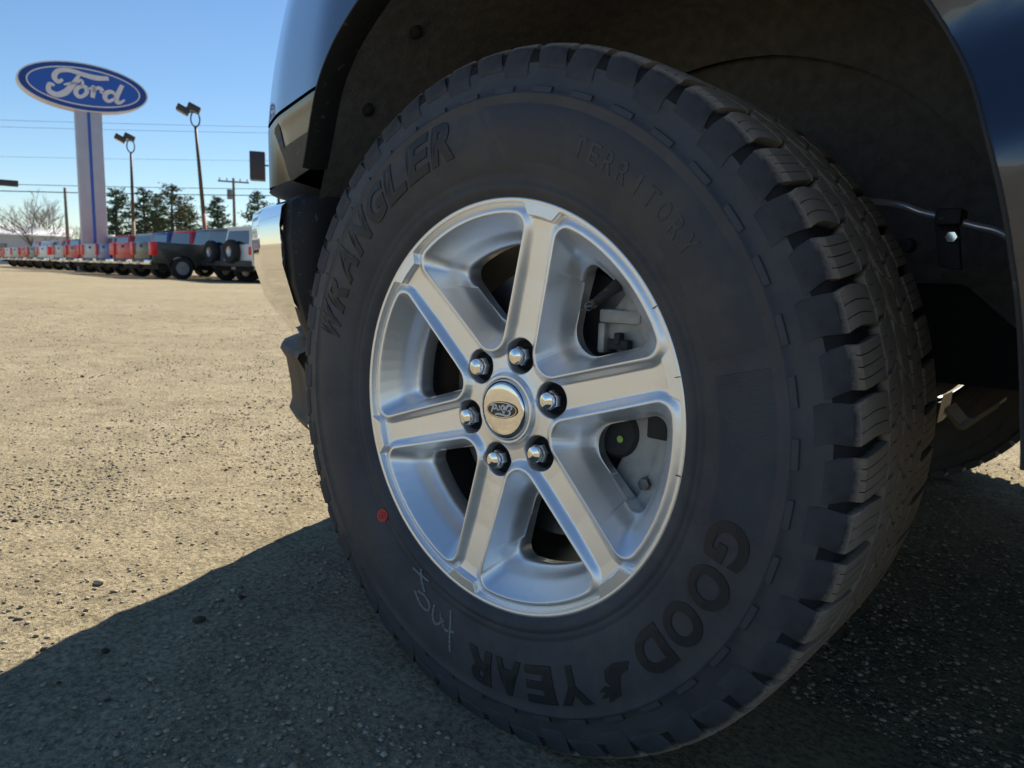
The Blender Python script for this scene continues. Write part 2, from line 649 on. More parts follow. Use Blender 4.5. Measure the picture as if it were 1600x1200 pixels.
def face_mesh():
    ridge = densify(window_loop(.0520, .602, .2305, .023, .016))
    hole = densify(window_loop(.0800, .600, .198, .028, .014))
    cen = np.array([.152, 0.0])
    a30 = math.radians(30)
    bnd = []
    for t in np.linspace(-a30, a30, 200):
        bnd.append((RO_OUT * math.cos(t), RO_OUT * math.sin(t)))
    for r in np.linspace(RO_OUT, RO_IN, 400):
        bnd.append((r * math.cos(a30), r * math.sin(a30)))
    for t in np.linspace(a30, -a30, 120):
        bnd.append((RO_IN * math.cos(t), RO_IN * math.sin(t)))
    for r in np.linspace(RO_IN, RO_OUT, 400):
        bnd.append((r * math.cos(a30), -r * math.sin(a30)))
    bnd = np.array(bnd)

    def polar(P):
        d = P - cen
        a = np.arctan2(d[:, 1], d[:, 0])
        r = np.hypot(d[:, 0], d[:, 1])
        i = np.argsort(a)
        a, r = a[i], r[i]
        return np.r_[a - 2 * np.pi, a, a + 2 * np.pi], np.r_[r, r, r]
    pr, ph, pb = polar(ridge), polar(hole), polar(bnd)
    half = list(np.linspace(0, math.pi, 150))
    for c in ((RO_OUT * math.cos(a30), RO_OUT * math.sin(a30)), (RO_IN * math.cos(a30), RO_IN * math.sin(a30))):
        half.append(math.atan2(c[1] - cen[1], c[0] - cen[0]))
    # extra density towards the hub end and the lug pocket
    half += list(np.linspace(2.45, 3.12, 110))
    half += list(np.linspace(.92, 1.32, 90))
    half = sorted(set(np.round(half, 6)))
    al = np.array(half + [-h for h in half[::-1] if 1e-6 < h < math.pi - 1e-6])
    al = np.sort(al)
    Rr, Rh, Rb = (np.interp(al, *p) for p in (pr, ph, pb))
    dirs = np.stack([np.cos(al), np.sin(al)], -1)
    rows = []
    pos = []
    # return wall behind the hole edge
    zr_of = lambda rr: np.interp(rr, [.06, .10, .2, .235], [.0135, .0125, .0070, .0052])
    for back in (.080, .062):
        rows.append((Rh + (.0035 if back > .07 else .0005), 'abs', back))
    S1 = [0, .04, .08, .14, .25, .34, .38, .42, .46, .50, .60, .72, .84, .92, .96, .985, 1.0]
    for s in S1:
        rows.append((Rh + (Rr - Rh) * s, 'in', s))
    S2 = np.r_[np.linspace(.012, .3, 18), np.linspace(.33, 1, 46)]
    for s in S2:
        rows.append((Rr + (Rb - Rr) * s, 'out', s))
    V = []
    for rad, kind, s in rows:
        P = cen + dirs * rad[:, None]
        r = np.hypot(P[:, 0], P[:, 1])
        if kind == 'abs':
            Y = np.full(len(P), s)
        elif kind == 'in':
            Pr = cen + dirs * Rr[:, None]
            zr = zr_of(np.hypot(Pr[:, 0], Pr[:, 1]))
            # two slopes: broad bevel, then a steeper wall to the hole
            prof = np.interp(s, [0, .04, .14, .38, .46, .92, .97, 1.0], [.0525, .0515, .0475, .0290, .0245, .0030, .0006, 0.0])
            Y = zr + prof * np.where(s < 1, 1, 0) * (1 - .12 * (zr < .008))
        else:
            d = np.zeros(len(P))
            for i in range(len(P)):
                d[i] = np.sqrt(((ridge[::2] - P[i]) ** 2).sum(1).min())
            th = np.abs(np.arctan2(P[:, 1], P[:, 0]))
            floor = np.interp(r, [.038, .05, .075, .10, .16, .215, .23, .245], [.0170, .0195, .0215, .0215, .0180, .0120, .0095, .0085])
            zr = zr_of(r)
            w = .0115
            Y = zr + (floor - zr) * smooth01((d - .0010) / w)
            dl = a30 - th                        # angle from spoke centre line
            rl = .2388 - .0125 * (1 - smooth01((np.degrees(dl) - 4.2) / 2.4))
            Y = Y + (.0015 - Y) * smooth01((r - rl) / .0032)
            # hub: raised seat round the cap
            Y = Y + (.0128 - Y) * (1 - smooth01((r - .0405) / .004))
            # lug pockets on the spoke centre lines
            L = .0672 * np.array([math.cos(a30), math.sin(a30)])
            q = np.minimum(np.hypot(P[:, 0] - L[0], P[:, 1] - L[1]), np.hypot(P[:, 0] - L[0], P[:, 1] + L[1]))
            Y = Y + (.050 - Y) * smooth01((.0218 - q) / .0045)
        V.append(np.stack([P[:, 0], Y, P[:, 1]], -1))
    V = np.array(V)
    m, k = V.shape[:2]
    idx = np.arange(m * k).reshape(m, k)
    nx = np.roll(idx, -1, axis=1)
    F = np.stack([idx[:-1], nx[:-1], nx[1:], idx[1:]], -1).reshape(-1, 4)
    VV, FF = [], []
    flat = V.reshape(-1, 3)
    for w in range(6):
        t = math.radians(SPOKE0 + 30 + 60 * w)
        c, s = math.cos(t), math.sin(t)
        X = flat[:, 0] * c - flat[:, 2] * s
        Z = flat[:, 0] * s + flat[:, 2] * c
        VV.append(np.stack([X, flat[:, 1], Z], -1))
        FF.append(F + w * len(flat))
    me = tri_mesh(np.concatenate(VV), np.concatenate(FF), 'alloy_wheel')
    bm = bmesh.new()
    bm.from_mesh(me)
    bmesh.ops.remove_doubles(bm, verts=bm.verts, dist=.00012)
    # outer lip roll and inner cap wall
    lip = [(.0015, .2425), (.0008, .2445), (.0011, .2462), (.0030, .2478), (.0070, .2487), (.020, .2487)]
    n = 220

    def ring(prof):
        rows_ = []
        for a, r in prof:
            rows_.append([bm.verts.new((r * math.cos(2 * math.pi * j / n), a, r * math.sin(2 * math.pi * j / n))) for j in range(n)])
        for p, q in zip(rows_[:-1], rows_[1:]):
            for j in range(n):
                bm.faces.new((p[j], p[(j + 1) % n], q[(j + 1) % n], q[j]))
    ring(lip)
    ring([(.0128, .0386), (.0136, .0376), (.03, .0372)])
    bmesh.ops.recalc_face_normals(bm, faces=bm.faces)
    bm.to_mesh(me)
    bm.free()
    return me


wheel = link('wheel', face_mesh(), truck, ALLOY, True)
wheel.location = WC - TR
tag(wheel, 'silver six-spoke alloy wheel with chrome lug nuts')
W = wheel

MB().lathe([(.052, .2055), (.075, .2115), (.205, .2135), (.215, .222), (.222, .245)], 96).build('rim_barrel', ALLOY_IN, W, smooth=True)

# centre cap
mb = MB().lathe([(.016, .0366), (.0125, .0362), (.0108, .0345)], 64)
mb.build('cap_ring', ALLOY, W, smooth=True)
mb = MB().lathe([(.016, .0352), (.016, .0300)], 64)
mb.build('cap_gap', DARKGAP, W)
cap = MB().lathe([(.016, .0334), (.0112, .0332), (.0098, .0322), (.0092, .030), (.0086, .02), (.0084, .010), (.0084, .0002)], 64)
cap = cap.build('centre_cap', CHROME, W, smooth=True)
cap.data.set_sharp_from_angle(angle=R_(50))

# lug nuts
nut = MB()
hexr = .0117
rows_ = []
prof = [(.052, 1.0), (.0190, 1.0), (.0172, .93), (.0160, .80)]
for a, k in prof:
    rows_.append([(hexr * k * math.cos(math.pi / 3 * j), a, hexr * k * math.sin(math.pi / 3 * j)) for j in range(6)])
o_ = 0
V_ = [p for r in rows_ for p in r] + [(0, .0084, 0)]
F_ = []
for i in range(3):
    for j in range(6):
        F_.append((i * 6 + j, i * 6 + (j + 1) % 6, (i + 1) * 6 + (j + 1) % 6, (i + 1) * 6 + j))
F_ += [(18 + j, 18 + (j + 1) % 6, 24) for j in range(6)]
nut.add(V_, F_)
nut.lathe([(.0175, .0098), (.0122, .0098), (.0106, .0090), (.0092, .0050), (.0086, .0003)], 32)
nut.lathe([(.050, .0140), (.046, .0140), (.043, .0120)], 24)
slv = MB().lathe([(.030, .0182), (.0335, .0172), (.046, .0166), (.047, .010)], 40).build('lug_pocket_shade', DARKGAP, W, smooth=True)  # dark sleeve standing in for the shade inside each lug pocket
nut0 = nut.build('lug_nut', CHROME, W, autos=32)
for k in range(6):
    o = nut0 if k == 0 else nut0.copy()
    if k:
        COL.objects.link(o)
    t = R_(SPOKE0 + 60 * k)
    o.location = (.0672 * math.cos(t), 0, .0672 * math.sin(t))
    o.rotation_euler = (0, -.35 * k + .2, 0)
    p = slv if k == 0 else slv.copy()
    if k:
        COL.objects.link(p)
    p.location = o.location

# stick-on balance weights inside the barrel
wt = MB().obox((.2085, .086, 0), (.0022, 0, 0), (0, .012, 0), (0, 0, .0042)).build('balance_weight', CAST_DARK, W, bevel=.0008)
for k in range(9):
    o = wt if k == 0 else wt.copy()
    if k:
        COL.objects.link(o)
    o.rotation_euler = (0, -R_(160 + 2.75 * k), 0)

# valve stem
tv = R_(50)
cv, sv_ = math.cos(tv), math.sin(tv)
mb = MB()
mb.tube([(.200 * cv, .052, .200 * sv_), (.192 * cv, .045, .192 * sv_), (.180 * cv, .036, .180 * sv_), (.172 * cv, .030, .172 * sv_)], [.0075, .0065, .0050, .0048], 12)
vs = mb.build('valve_stem', BLACK_PLASTIC, W, smooth=True)
mb = MB().tube([(.173 * cv, .0305, .173 * sv_), (.166 * cv, .025, .166 * sv_), (.164 * cv, .0235, .164 * sv_)], [.0052, .0052, .0035], 12)
mb.build('valve_cap', BLACK_GLOSS, W, smooth=True)
for t in (33, 16, -7):
    t = R_(t)
    c, s = math.cos(t), math.sin(t)
    MB().obox((.2432 * c, .0006, .2432 * s), (.0030 * c, 0, .0030 * s), (0, .0006, 0), (-.0004 * s, 0, .0004 * c)).build('balance_mark', TICK, W)

# ---- tyre
TRD = .411                                   # tread radius
SIDE = [(.004, .2440), (-.002, .2500), (-.0055, .2560), (-.0068, .2605), (-.0052, .2622), (-.0060, .2640), (-.0085, .2690),
        (-.0075, .2705), (-.0090, .2725), (-.0130, .2850), (-.0165, .3000), (-.0185, .3180), (-.0178, .3360), (-.0150, .3500), (-.0165, .3520), (-.0160, .3545),
        (-.0130, .3560), (-.0112, .3640), (-.0090, .3740), (-.0062, .3860), (-.0015, .3970), (.0090, .4015), (.0350, .4010), (.0700, .3998), (.1285, .4003)]
MIDY = .1285
prof = SIDE + [(2 * MIDY - a, r) for a, r in SIDE[-2::-1]]


def side_at(r):
    return np.interp(r, [.2440, .2560, .2690, .2850, .3000, .3180, .3360, .3500, .3640, .3740, .3860], [.004, -.0055, -.0085, -.0130, -.0165, -.0185, -.0178, -.0150, -.0112, -.0090, -.0062])


gi = [i for i, (a, r) in enumerate(prof) if r > .385]
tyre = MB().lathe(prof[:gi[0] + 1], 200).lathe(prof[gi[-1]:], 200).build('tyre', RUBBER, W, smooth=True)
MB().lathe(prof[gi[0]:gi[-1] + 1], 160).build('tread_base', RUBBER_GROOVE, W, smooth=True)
tag(tyre, 'black all-terrain tyre with moulded lettering')

NP = 54
PITCH_A = 2 * math.pi / NP


def tri(x):
    x = x - math.floor(x)
    return 1 - 4 * abs(x - .5)


def tread_block(ypath, u_frac, skew, zig, sipes, depth_fn, name, ph=0.0, flip=False):
    """ypath: list of (y, r_top); grid in theta x y with sipe slots, walls down to the carcass"""
    us = [0.0, .04]
    for s in sipes:
        us += [s - .014, s - .0125, s + .0125, s + .014]
    us += [.96, 1.0]
    us = sorted(us)
    nv = len(ypath)
    P = np.zeros((len(us), nv, 3))
    B = np.zeros((len(us), nv, 3))
    for i, u in enumerate(us):
        cut = any(abs(u - s) < .013 for s in sipes)
        for j, (y, r) in enumerate(ypath):
            v = j / (nv - 1)
            th = (u - .5) * u_frac * PITCH_A + skew * (v - .5) * PITCH_A + (.10 * PITCH_A * tri(v * 1.5 + ph) * .5 if sipes else 0)
            yy = y + zig * tri(u + ph) * (1 if 0 < j < nv - 1 or zig < .004 else 1)
            rr = r - (.0055 * (1 if (v > .6 and not flip) or nv < 8 or (flip and v < .4) else 0) if cut else 0)
            if u in (0.0, 1.0):
                rr -= .0006
            if j in (0, nv - 1):
                rr -= .0006
            P[i, j] = (rr * math.cos(th), yy, rr * math.sin(th))
            rb = r - depth_fn(y, v)
            B[i, j] = (rb * math.cos(th), yy, rb * math.sin(th))
    mb = MB().grid(P)
    for a, b in ((P[0], B[0]), (P[-1], B[-1]), (P[:, 0], B[:, 0]), (P[:, -1], B[:, -1])):
        mb.grid(np.stack([a, b]))
    ob = mb.build(name, RUBBER_TREAD, W, autos=18)
    return ob


def ring_of(proto, off, n=NP, step=1):
    for k in range(n):
        o = proto if k == 0 else proto.copy()
        if k:
            COL.objects.link(o)
            o.parent = W
        o.rotation_euler = (0, -(k * step + off) * PITCH_A, 0)


T = TRD
shoulder = [(-.0080, .3850), (-.0066, .3905), (-.0045, .3968), (-.0012, .4022), (.0040, .4058), (.0100, .4084), (.0250, .4098), (.0440, .4106), (.0630, T - .0001)]
dsh = lambda y, v: .0125 if v > .45 else .0045 + .016 * v
ring_of(tread_block(shoulder, .80, .15, .0, (.24, .50, .76), dsh, 'tread_block'), .0, NP // 2, 2)
sh2 = [(-.0098, .3760), (-.0080, .3850), (-.0055, .3945), (-.0024, .4010), (.0030, .4056), (.0100, .4084), (.0260, .4098), (.0440, .4106), (.0630, T - .0001)]
ring_of(tread_block(sh2, .76, .12, .0, (.30, .62), dsh, 'tread_block', .3), 1.03, NP // 2, 2)
mid = lambda a, b: [(a + (b - a) * k / 6, T) for k in range(7)]
dm = lambda y, v: .013
ring_of(tread_block(mid(.0685, .1050), .91, .30, .0042, (.34, .67), dm, 'tread_block', .2), .35)
ring_of(tread_block(mid(.1115, .1420), .91, -.34, .0040, (.33, .66), dm, 'tread_block', .5), .1)
ring_of(tread_block(mid(.1485, .1855), .91, .30, .0042, (.34, .67), dm, 'tread_block', .7), .6)
ring_of(tread_block([(2 * MIDY - a, r) for a, r in shoulder[::-1]], .78, .15, .0, (.24, .50, .76), lambda y, v: .0125 if v < .55 else .0045 + .016 * (1 - v), 'tread_block', flip=True), .4)

# small moulded ladder marks on the sidewall shoulder
mb = MB()
P = []
for k in range(7):
    th = -.5 * .075 + .075 * k / 6
    P.append([(r * math.cos(th), side_at(r) - h, r * math.sin(th)) for r, h in ((.3545, .0), (.3550, .0022), (.3605, .0026), (.3612, .0))])
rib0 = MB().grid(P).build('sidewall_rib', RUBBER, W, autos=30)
for k in range(42):
    o = rib0 if k == 0 else rib0.copy()
    if k:
        COL.objects.link(o)
    o.rotation_euler = (0, -2 * math.pi * (k + .3) / 42, 0)


def side_sheet(name, material, th0, th1, r0, r1, lift, nth, slant=0.0, ribs=0, amp=.0004):
    P = []
    for i in range(nth + 1):
        t = i / nth
        row = []
        for j in range(10):
            v = j / 9
            r = r0 + (r1 - r0) * v
            th = R_(th0 + (th1 - th0) * t + slant * v * (1 - t))
            h = lift if 0 < j < 9 and 0 < i < nth else -.0006
            if ribs:
                h += amp * (i % 2) if 0 < j < 9 else 0
            row.append((r * math.cos(th), side_at(r) - h, r * math.sin(th)))
        P.append(row)
    return MB().grid(P).build(name, material, W, smooth=not ribs)


side_sheet('lettering_panel', RUBBER_PANEL, 88, 17, .280, .3475, .0005, 60, slant=7)
side_sheet('serrated_panel', RUBBER, 15, -12, .283, .3475, .0002, 150, ribs=1, amp=.00035)

# ---- lettering
FONT_CACHE = {}


def glyph(ch, bold, extrude):
    cu = bpy.data.curves.new('glyph', 'FONT')
    cu.body = ch
    cu.size = 1.0
    cu.offset = bold
    cu.extrude = extrude
    cu.resolution_u = 6
    o = bpy.data.objects.new('glyph', cu)
    COL.objects.link(o)
    dg = bpy.context.evaluated_depsgraph_get()
    me = bpy.data.meshes.new_from_object(o.evaluated_get(dg))
    COL.objects.unlink(o)
    bpy.data.objects.remove(o)
    bpy.data.curves.remove(cu)
    return me


def arc_text(word, th0, th1, r0, r1, material, bold=.03, shear=0.0, lift=.0012, fill=.86, blank=' '):
    n = len(word)
    for i, ch in enumerate(word):
        if ch == blank:
            continue
        me = glyph(ch, bold, .2)
        bm = bmesh.new()
        bm.from_mesh(me)
        bmesh.ops.subdivide_edges(bm, edges=[e for e in bm.edges if e.calc_length() > .12], cuts=3)
        co = np.array([v.co[:] for v in bm.verts])
        x0, x1, y0, y1 = co[:, 0].min(), co[:, 0].max(), co[:, 1].min(), co[:, 1].max()
        a0 = th0 + (th1 - th0) * i / n
        a1 = th0 + (th1 - th0) * (i + 1) / n
        am, hw = (a0 + a1) / 2, (a1 - a0) / 2 * fill
        for v in bm.verts:
            fx = (v.co[0] - x0) / (x1 - x0) * 2 - 1
            fy = (v.co[1] - y0) / (y1 - y0)
            if ch in 'I1':
                fx *= .35
            r = r0 + (r1 - r0) * fy
            th = R_(am + hw * fx + shear * (fy - .5) * (1 if a1 > a0 else -1))
            y = side_at(r) - (lift if v.co[2] > 0 else -.001)
            v.co = (r * math.cos(th), y, r * math.sin(th))
        bm.to_mesh(me)
        bm.free()
        link('letter', me, W, material)


arc_text('WRANGLER', 169, 100.5, .299, .345, RUBBER_CLEAN, .045, shear=2.2)
arc_text('GOOD', -9.5, -46, .292, .336, RUBBER_CLEAN, .04)
arc_text('YEAR', -59.5, -95, .296, .339, RUBBER_CLEAN, .04)
arc_text('TERRITORY', 69.5, 36, .301, .322, RUBBER_FAINT, .0, lift=.0011, fill=.62)
# winged-foot emblem between the two halves of the word
foot = [(-.95, -.55), (-.2, -.78), (.35, -.6), (.48, -.12), (.34, .28), (.62, .12), (.96, .32), (.70, .42), (.99, .68), (.62, .68), (.74, .95), (.1, .78), (-.08, .3), (-.28, -.1), (-.72, -.22)]
V_, F_ = [], []
for lift in (.0008, -.001):
    for a, b in foot:
        th, r = R_(-52.6 - a * 5.2), .321 + b * .021
        V_.append((r * math.cos(th), side_at(r) - lift, r * math.sin(th)))
n_ = len(foot)
MB().add(V_, [tuple(range(n_))] + [(i, (i + 1) % n_, n_ + (i + 1) % n_, n_ + i) for i in range(n_)]).build('winged_emblem', RUBBER_CLEAN, W)


# chalk scrawl, red inspection sticker
def side_pt(th, r, lift):
    return (r * math.cos(R_(th)), side_at(r) - lift, r * math.sin(R_(th)))


scr = [[(-118, .262), (-116, .272), (-113, .281)], [(-120.5, .271), (-117, .2685), (-113.5, .266)],
       [(-116, .290), (-112, .298), (-109.5, .296), (-110, .288), (-112.5, .284), (-115, .287)],
       [(-108.5, .283), (-107.5, .297), (-105.8, .303), (-104.5, .296), (-105.6, .287)],
       [(-103, .275), (-101.5, .289), (-100.5, .305), (-99.5, .322)], [(-104.5, .291), (-102.5, .300), (-99.5, .296)]]
for s_ in scr:
    c = catmull(s_, 6)
    MB().tube([side_pt(t, r, .0003) for t, r in c], [.0011 + .0010 * math.sin(i * 1.7) ** 2 for i in range(len(c))], 6).build('chalk_stroke', CHALK, W)
cth, cr = -138.9, .2690
V_ = []
for k in range(40):
    a = 2 * math.pi * k / 40
    V_.append((math.degrees((.0088 * math.cos(a)) / cr) + cth, cr + .0088 * math.sin(a)))
V3 = [side_pt(t, r, .0010) for t, r in V_] + [side_pt(t, r, -.002) for t, r in V_]
stk = MB().add(V3, [tuple(range(40))] + [(i, (i + 1) % 40, 40 + (i + 1) % 40, 40 + i) for i in range(40)]).build('round_sticker', RED_DOT, W)
for s_ in ([(-.3, .5), (.1, .65), (.35, .3), (0, .05), (-.3, .25), (-.3, .5)], [(0, .05), (.35, -.2), (.25, -.6), (-.2, -.6), (-.3, -.2), (0, .05)], [(-.7, .3), (-.6, -.3)]):
    c = catmull(s_, 5)
    MB().tube([side_pt(cth + math.degrees(a * .0085 / cr), cr + b * .0085, .0011) for a, b in c], .00035, 5).build('sticker_print', TICK, W)


# ---- flowing script used on the cap emblem and on the pylon sign
SCRIPT = {
    'F': [([(-.30, .08), (-.365, .035), (-.41, .105), (-.35, .20), (-.20, .235), (-.02, .205), (.15, .185), (.33, .205)], [.02, .03, .038, .034, .03, .034, .04, .03]),
          ([(-.075, .19), (-.13, .09), (-.20, -.02), (-.28, -.115), (-.39, -.165), (-.49, -.12), (-.475, -.02), (-.41, -.03)], [.02, .03, .042, .046, .04, .036, .03, .016]),
          ([(-.29, .005), (-.20, .035), (-.11, .06)], [.012, .02, .016])],
    'o': [([(-.035, .025), (-.10, -.01), (-.135, -.085), (-.10, -.145), (-.035, -.125), (.015, -.06), (.005, .01), (-.035, .025)], [.026, .03, .034, .03, .026, .03, .03, .026]),
          ([(-.10, .06), (-.06, .115), (-.03, .07), (-.075, .02)], [.012, .018, .018, .012])],
    'r': [([(.02, -.01), (.075, .01), (.115, .04), (.105, -.04), (.09, -.135)], [.014, .016, .026, .034, .03]),
          ([(.10, -.05), (.15, .02), (.205, .03), (.235, -.01)], [.016, .022, .03, .03])],
    'd': [([(.415, -.03), (.36, .005), (.285, -.03), (.265, -.105), (.315, -.15), (.41, -.095)], [.022, .03, .034, .034, .026, .02]),
          ([(.52, .135), (.475, .04), (.43, -.07), (.435, -.145), (.49, -.14), (.545, -.09)], [.03, .034, .036, .032, .022, .012]),
          ([(.20, -.015), (.235, -.04), (.275, -.05)], [.016, .012, .012])],
}


def script_mesh(strokes, fmap, thick):
    """fmap(a,b,h) -> 3-D point"""
    mb = MB()
    for pts, w in strokes:
        P = catmull(pts, 6)
        Wd = np.interp(np.linspace(0, len(w) - 1, len(P)), range(len(w)), w)
        rows = []
        for i, p in enumerate(P):
            d = P[min(i + 1, len(P) - 1)] - P[max(i - 1, 0)]
            d /= np.linalg.norm(d) + 1e-9
            n = np.array([-d[1], d[0]]) * Wd[i]
            a, b = p + n, p - n
            rows.append([fmap(*a, 0), fmap(*a, thick), fmap(*b, thick), fmap(*b, 0)])
        mb.grid(rows)
    return mb


def ellipse_plate(fmap, a, b, h0, h1, n=72, hole=None):
    mb = MB()
    V, F = [], []
    for h in (h0, h1):
        for k in range(n):
            t = 2 * math.pi * k / n
            V.append(fmap(a * math.cos(t), b * math.sin(t), h))
    F += [(k, (k + 1) % n, n + (k + 1) % n, n + k) for k in range(n)]
    if hole is None:
        F.append(tuple(range(n, 2 * n)))
        F.append(tuple(range(n - 1, -1, -1)))
    else:
        for h in (h0, h1):
            for k in range(n):
                t = 2 * math.pi * k / n
                V.append(fmap((a - hole) * math.cos(t), (b - hole) * math.sin(t), h))
        F += [(n + k, n + (k + 1) % n, 3 * n + (k + 1) % n, 3 * n + k) for k in range(n)]
        F += [(2 * n + k, 3 * n + k, 3 * n + (k + 1) % n, 2 * n + (k + 1) % n) for k in range(n)]
    return mb.add(V, F)


ct, st = math.cos(R_(184.5)), math.sin(R_(184.5))


def capmap(a, b, h):
    k = .0245
    x, z = a * k, b * k
    return (x * ct - z * st, .0084 - h, x * st + z * ct)


ellipse_plate(capmap, 1.0, .42, -.0004, .0009).build('emblem_oval', BLACK_OVAL, W)
ellipse_plate(capmap, .96, .385, .0009, .0012, hole=.035).build('emblem_border', CHROME, W)
for ch in 'Ford':
    f2 = lambda a, b, h: capmap(a * 1.32 - .02, b * 1.3 - .04, h)
    script_mesh(SCRIPT[ch], f2, .0016).build('emblem_letter', WHITE_OVAL, W)

# ---- brakes behind the wheel (fixed to the truck)
LW = WC - TR


def tpart(mb, name, m, **k):
    """part of the truck given in wheel-centred coordinates"""
    o = mb.build(name, m, truck, **k)
    o.location = LW
    return o


rot = MB().lathe([(.108, .095), (.108, .176), (.116, .176)], 96)
rot.lathe([(.130, .176), (.138, .176), (.138, .095)], 96)
rot.lathe([(.108, .095), (.070, .088), (.062, .082), (.062, .02)], 64)
rotor = tpart(rot, 'brake_rotor', STEEL, autos=30)
van = MB()
for k in range(48):
    t = 2 * math.pi * k / 48
    c, s = math.cos(t), math.sin(t)
    van.obox((.140 * c, .123, .140 * s), (.036 * c, 0, .036 * s), (0, .0075, 0), (-.0022 * s, 0, .0022 * c))
vn = van.build('cooling_vane', CAST_DARK, rotor)
tag(vn, kind='stuff')
tpart(MB().lathe([(.150, .02), (.150, .19), (.146, .192)], 64), 'dust_shield', CAST_DARK)


def arc_block(th0, th1, r0, r1, y0, y1, n=10):
    P = []
    mb = MB()
    ring = []
    for i in range(n + 1):
        t = R_(th0 + (th1 - th0) * i / n)
        c, s = math.cos(t), math.sin(t)
        ring.append([(r0 * c, y0, r0 * s), (r1 * c, y0, r1 * s), (r1 * c, y1, r1 * s), (r0 * c, y1, r0 * s)])
    V = [p for q in ring for p in q]
    F = []
    for i in range(n):
        for j in range(4):
            F.append((4 * i + j, 4 * i + (j + 1) % 4, 4 * i + 4 + (j + 1) % 4, 4 * i + 4 + j))
    F += [(0, 1, 2, 3), (4 * n + 3, 4 * n + 2, 4 * n + 1, 4 * n)]
    return mb.add(V, F)


cal = arc_block(-52, 52, .128, .196, .088, .112)
cal.v = [tuple(p) for p in cal.v]
caliper = tpart(cal, 'brake_caliper', CAST, bevel=.006)
arc_block(-50, 50, .172, .198, .078, .16).build('caliper_bridge', CAST, caliper, bevel=.005)
MB().lathe([(.100, .0), (.084, .0), (.083, .026), (.087, .030), (.100, .030)][::-1], 32, c=(.112, 0, -.020)).build('piston_boss', CAST_DARK, caliper, autos=35)
MB().lathe([(.100, .0), (.082, .0), (.083, .022), (.087, .026), (.100, .026)][::-1], 32, c=(.140, 0, .055)).build('piston_boss', CAST, caliper, autos=35)
MB().box((.086, .076, .108), (.142, .100, .124)).build('caliper_lug', CAST, caliper, bevel=.003)
MB().box((.082, .080, .072), (.092, .100, .108)).build('caliper_lug', CAST, caliper, bevel=.003)
MB().box((.100, .074, .078), (.128, .086, .090)).build('pad_clip', CAST_DARK, caliper, bevel=.002)
MB().box((.110, .072, .084), (.118, .084, .098)).build('pad_clip', CAST_DARK, caliper, bevel=.002)
MB().lathe([(.094, .0), (.0815, .0), (.0815, .0042)][::-1], 16, c=(.120, 0, -.026)).build('paint_mark', GREEN_MARK, caliper)
MB().box((.160, .072, -.016), (.186, .095, .018)).build('bleed_cover', CAST_DARK, caliper, bevel=.003)
tpart(MB().tube([(0, .06, 0), (0, .30, 0)], .085, 32), 'hub', CAST_DARK, autos=30)

# ---- body: plan curve of the flank (x -> y), arch radius (angle -> rho)
PX = np.array([-.955, -.945, -.925, -.89, -.83, -.76, -.68, -.55, -.396, -.328, -.2, 0, .25, .52, 1.2])
PY = np.array([.98, .72, .52, .375, .248, .166, .103, .046, -.004, -.026, -.043, -.052, -.054, -.052, -.052])
CY = .98
# rounded version of the plan polyline (no flats that would mirror like facets)
_gx = np.linspace(-.93, 1.2, 2000)
_gy = np.interp(_gx, PX, PY)
_k = np.exp(-(np.linspace(-3, 3, 121)) ** 2 / 2)
_k /= _k.sum()
_sm = np.convolve(np.pad(_gy, 60, mode='reflect', reflect_type='odd'), _k, mode='valid')
_w = smooth01((_gx + .90) / .08)
PX = np.r_[PX[:2], _gx[5:]]
PY = np.r_[PY[:2], (_gy * (1 - _w) + _sm * _w)[5:]]


def inset(z):
    return .040 * np.clip((z - .80) / .22, 0, 2) ** 1.5


def ys(x, z):
    y = np.interp(x, PX, PY) + inset(z)
    w = smooth01((np.asarray(x) - .30) / .12)
    crease = np.interp(z, [.30, .50, .640, .652, .720, .735, .95, 1.2], [.010, .004, -.024, -.024, .006, .006, -.050, -.050])
    return y + w * (crease - inset(z))


AR_A = np.array([-30, 8, 12, 19.5, 27, 32, 39, 60, 80, 100, 116, 122, 129, 136, 141, 150, 170])
AR_R = np.array([.525, .521, .523, .531, .542, .549, .555, .562, .562, .555, .543, .536, .522, .508, .502, .505, .52])


def arch(phi, dr=0.0):
    r = np.interp(phi, AR_A, AR_R) + dr
    return r * math.cos(R_(phi)), .40 + r * math.sin(R_(phi))


def mirrored(mb):
    m = MB()
    m.v = [(x, 2 * CY - y, z) for x, y, z in mb.v]
    m.f = [tuple(f[::-1]) for f in mb.f]
    return m


def both(name, mb, material, label=None, **k):
    a = mb.build(name, material, truck, origin=TR, **k)
    b = mirrored(mb).build(name, material, truck, origin=TR, **k)
    return a, b


def ruled(E, B, n):
    """grid between two (x,z) polylines, lifted on to the flank surface"""
    rows = []
    for e, b in zip(E, B):
        row = []
        for k in range(n + 1):
            t = k / n
            x, z = e[0] + (b[0] - e[0]) * t, e[1] + (b[1] - e[1]) * t
            row.append((x, float(ys(x, z)), z))
        rows.append(row)
    return MB().grid(rows)


def along(poly, n):
    P = np.array(poly, float)
    d = np.r_[0, np.cumsum(np.linalg.norm(np.diff(P, axis=0), axis=1))]
    t = np.linspace(0, d[-1], n)
    return np.stack([np.interp(t, d, P[:, 0]), np.interp(t, d, P[:, 1])], -1)


NF = 70
E_ = [arch(p) for p in np.linspace(4, 129.3, NF)]
B_ = along([(1.02, .43), (1.02, 1.10), (-.79, 1.10), (-.79, .806)], NF)
fl, fr_ = both('front_fender', ruled(E_, B_, 26), PAINT_BLUE, smooth=True)
tag(fl, 'dark blue fender curving over the wheel')
